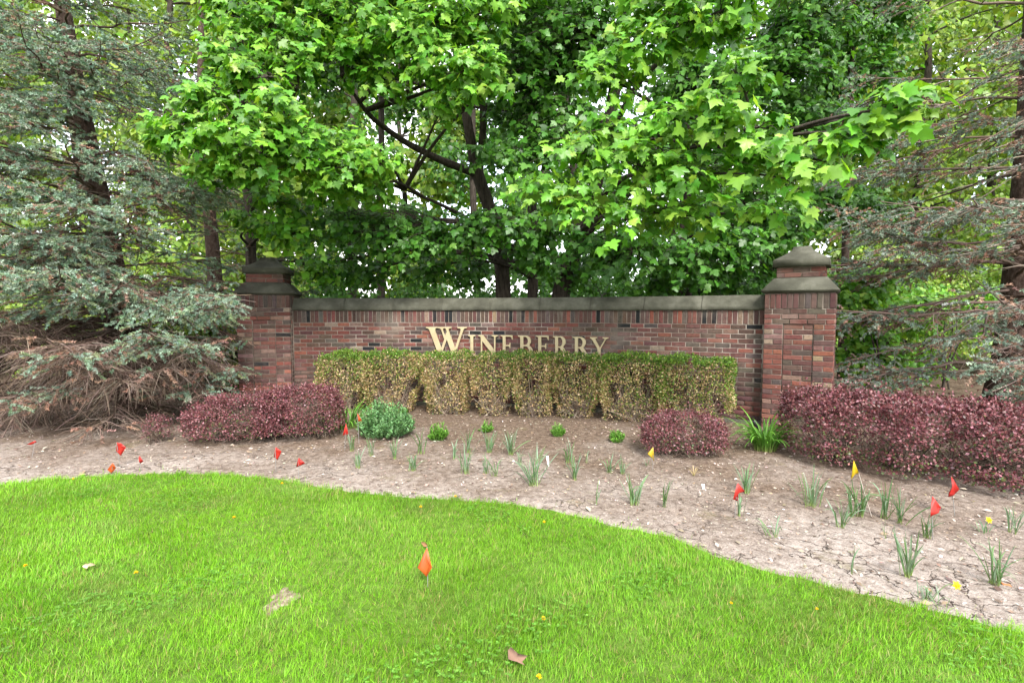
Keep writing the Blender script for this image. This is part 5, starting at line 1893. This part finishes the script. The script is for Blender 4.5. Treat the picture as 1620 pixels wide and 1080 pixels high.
tD = np.array([at(398, 470, 9.3), at(396, 330, 9.2), at(388, 285, 9.1), at(380, 220, 9.0), at(385, 100, 8.8), at(400, -100, 8.6), at(400, -300, 8.6)])
tD = np.concatenate([[tD[0] * [1, 1, 0] + [0, 0, -.1]], tD])
tD2 = np.array([at(397, 335, 9.2), at(405, 290, 9.0), at(430, 230, 8.2), at(450, 180, 7.4), at(470, 140, 6.9)])
lef = [(420, 30, 6.9, 60, .125), (370, 70, 6.7, 60, .125), (345, 105, 6.4, 50, .13), (395, 125, 6.3, 50, .13), (335, 150, 6.2, 40, .13), (300, 150, 6.2, 34, .13), (430, 165, 6.2, 48, .13), (370, 185, 6.1, 55, .13), (290, 195, 6.1, 42, .13),
       (255, 200, 6.1, 36, .13), (245, 225, 6.2, 28, .13), (330, 225, 6.1, 48, .13), (410, 215, 6.1, 50, .13), (470, 215, 6.3, 48, .13), (520, 225, 6.5, 45, .13), (480, 260, 6.4, 48, .13), (350, 265, 6.3, 42, .13), (330, 270, 6.4, 34, .125),
       (420, 265, 6.4, 45, .13), (540, 265, 6.5, 48, .13), (580, 245, 6.6, 38, .13), (455, 100, 6.9, 60, .125), (480, 60, 7.0, 60, .125), (440, 320, 7.2, 45, .12), (470, 370, 7.6, 50, .12), (425, 362, 7.9, 34, .12), (385, 345, 8.2, 30, .12), (505, 425, 8.6, 36, .115),
       (360, 20, 7.4, 50, .12), (370, -90, 7.4, 120, .13), (480, -60, 7.2, 110, .13), (420, -280, 8.0, 180, .14)]
maple('maple_tree', 'bright green maple with twin dark stems, its foliage next to the blue-green spruce', [(tD, [.11, .10, .085, .075, .07, .055, .04, .02]), (tD2, [.06, .05, .04, .03, .015])],
      blobs_px(lef, .80), 503, GREEN, 300, base=tD[0], group='maples behind the sign wall')

# slender tree right of the wall
tC = np.array([at(1337, 425, 9.6), at(1340, 300, 9.6), at(1345, 150, 9.6), at(1350, 0, 9.6), at(1352, -250, 9.6)])
tC = np.concatenate([[tC[0] * [1, 1, 0] + [0, 0, -.1]], tC])
slim = [(1330, 60, 9.6, 70, .11), (1380, 120, 10, 60, .11), (1300, 140, 9.8, 60, .11), (1370, 220, 10.2, 55, .11), (1310, 320, 9.8, 60, .11), (1370, 330, 9.6, 60, .11), (1400, 40, 10.2, 70, .11), (1330, -80, 9.6, 100, .12), (1420, -60, 9.8, 90, .12), (1350, -260, 9.6, 170, .13)]
maple('slender_tree', 'straight slender tree with a pale narrow trunk behind the daylily-side pillar', [(tC, [.075, .07, .065, .055, .045, .02])], blobs_px(slim, .7), 504, SHADED_GREEN, 0, base=tC[0], bark='spruce_bark')
tC2 = np.array([at(603, 470, 12.0), at(600, 330, 12.0), at(604, 200, 12.0), at(600, 0, 12), at(600, -200, 12)])
tC2 = np.concatenate([[tC2[0] * [1, 1, 0] + [0, 0, -.1]], tC2])
maple('slender_tree', 'thin dark tree standing far behind the wall between hedge and letter W', [(tC2, [.10, .09, .08, .07, .06, .03])],
      blobs_px([(610, 60, 12, 70, .11), (560, -40, 12, 90, .11), (680, -60, 12, 90, .11), (540, 330, 12, 40, .10), (650, 340, 12, 40, .10)], .6), 505, SHADED_GREEN, 0, base=tC2[0])

# shrubs and saplings behind the wall ends
def shrub(px, py_top, depth, wpx, seed, label, cols, ls=.10, dense=.5):
    h = at(px, py_top, depth)[2]
    wm = wpx * depth / F / 2
    b = at(px, 500, depth) * [1, 1, 0] + [0, 0, -.06]
    r = random.Random(seed)
    tr, bl = [], []
    for i in range(5):
        e = b + np.array([r.uniform(-.7, .7) * wm, r.uniform(-.4, .4) * wm, h * r.uniform(.6, .95)])
        tr.append((bez(b + np.array([r.uniform(-.1, .1), 0, 0]), e, r.uniform(-.1, .1), .05, 5), [.02, .017, .014, .01, .006]))
    rp = wpx * .27
    for i in range(9):
        bx_, bz_ = r.uniform(-.72, .72) * wm, r.uniform(.18, .86) * h
        rm = rp * depth / F
        nl = int(dense * 2.6 * rp ** 2 * math.pi / ((ls * F / depth) ** 2 * .45))
        bl.append((b + np.array([bx_, r.uniform(-.5, .5) * wm, bz_]), (rm, rm * .8, rm * .8), max(nl, 20), ls))
    return maple('shrub', label, tr, bl, seed, cols, 0, base=b, detail=False if depth < 9.5 else 'far', cat='shrub', group='leafy shrubs behind the wall')


shrub(1395, 400, 8.6, 170, 601, 'fresh green leafy shrub just beyond the daylily-side pillar', GREEN, .10, 1.0)
shrub(1500, 430, 10.5, 170, 602, 'green leafy shrub seen through the half-dead spruce', GREEN, .10)
shrub(355, 470, 9.0, 130, 603, 'yellow-green brush between the blue-green spruce and the first pillar', YELL, .075)
shrub(320, 400, 11.0, 160, 604, 'pale yellow-green brush farther back behind the spruce trunk', YELL, .075)
shrub(90, 430, 10.5, 180, 605, 'yellow-green brush behind the large spruce trunk', YELL, .08)
shrub(700, 420, 12.5, 180, 606, 'dark shrub low behind the wall below the forked maple', SHADED_GREEN, .09)
shrub(1000, 430, 12.0, 190, 607, 'dark shrub low behind the wall right of the leaning trunk', SHADED_GREEN, .09)
shrub(530, 420, 12.0, 160, 608, 'dark shrub low behind the wall near the spruce-side pillar', SHADED_GREEN, .09)
shrub(1190, 420, 11.5, 180, 609, 'dark shrub low behind the wall near the daylily-side pillar', SHADED_GREEN, .09)

shrub(620, 425, 13.5, 190, 610, 'dark undergrowth shrub behind the wall, just left of the letter W', SHADED_GREEN, .10)
shrub(820, 430, 13.0, 200, 611, 'dark undergrowth shrub between the forked trunk and the leaning trunk', SHADED_GREEN, .10)
shrub(930, 425, 13.5, 200, 612, 'dark undergrowth shrub directly behind the leaning maple trunk', SHADED_GREEN, .10)
shrub(1095, 425, 13.5, 200, 613, 'dark undergrowth shrub behind the wall, above the wide boxwood', SHADED_GREEN, .10)
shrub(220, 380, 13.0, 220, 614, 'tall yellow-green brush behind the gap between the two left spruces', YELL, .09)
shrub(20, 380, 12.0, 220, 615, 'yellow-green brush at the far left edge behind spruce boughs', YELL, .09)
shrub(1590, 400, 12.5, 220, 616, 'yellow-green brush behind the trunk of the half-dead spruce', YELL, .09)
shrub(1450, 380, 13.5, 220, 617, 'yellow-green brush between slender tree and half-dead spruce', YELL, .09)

# wood beyond
FAR = [(-60, 14, 4.0, YELL), (140, 17, 5.0, YELL), (300, 15, 4.5, YELL), (420, 21, 5.5, YELL), (560, 17, 3.6, SHADED_GREEN), (760, 20, 4.0, SHADED_GREEN), (900, 16, 4.5, SHADED_GREEN), (1060, 19, 5.0, SHADED_GREEN), (1200, 15, 4.5, SHADED_GREEN), (1330, 20, 5.5, YELL), (1440, 15, 4.8, YELL),
       (1560, 18, 5.5, YELL), (1680, 14, 4.5, YELL)]
FAR += [(40, 24, 7.0, YELL), (230, 26, 7.0, YELL), (480, 27, 7.0, YELL), (640, 25, 6.0, YELL), (860, 26, 7.0, SHADED_GREEN), (1120, 26, 7.0, SHADED_GREEN), (1380, 27, 7.0, YELL), (1500, 24, 7.0, YELL), (1650, 25, 7.0, YELL)]
WORDS = ['far left behind the spruce tip', 'behind the large spruce trunk', 'between the spruce and the twin-stemmed maple', 'behind the twin-stemmed maple', 'behind the thin dark tree', 'behind the forked maple trunk', 'behind the leaning maple trunk',
         'behind the right-hand maple boughs', 'behind the daylily-side pillar', 'behind the slender pale trunk', 'between slender trunk and half-dead spruce', 'behind the half-dead spruce trunk', 'far right beyond the half-dead spruce',
         'in the farthest row above the left spruce', 'in the farthest row near the second spruce', 'in the farthest row left of centre', 'glimpsed in the bright gap above the letter W', 'in the farthest row above the letters',
         'in the farthest row behind the overhanging boughs', 'in the farthest row next to the slender trunk', 'in the farthest row right of the slender trunk', 'in the farthest row at the right edge']
for i, (px, d, w, cols) in enumerate(FAR):
    b = at(px, 500, d) * [1, 1, 0] + [0, 0, -.1]
    r = random.Random(700 + i)
    H = (.66 * d + 3.0) * r.uniform(.95, 1.2)
    tr = [(np.array([b, b + [r.uniform(-.3, .3), 0, H * .35], b + [r.uniform(-.6, .6), 0, H * .65], b + [r.uniform(-.8, .8), 0, H]]), [.16, .13, .09, .03])]
    bl = []
    nbl = 30 if d < 23 else 44
    for k in range(nbl):
        z = H * (k + r.random()) / nbl * .95 + .6
        bl.append((b + np.array([r.uniform(-.5, .5) * w, r.uniform(-.35, .35) * w, z]), (w * .27, w * .27, w * .23), (330 if d < 21 else 240) if cols is YELL else 150, (.0095 if d < 21 else .0135) * d + .03))
    tone = 'yellow-green' if cols is YELL else 'shade-darkened green'
    maple('background_tree', 'distant %s tree %s' % (tone, WORDS[i]), tr, bl, 710 + i, cols, 0, base=b, detail='far', group='trees of the wood behind')
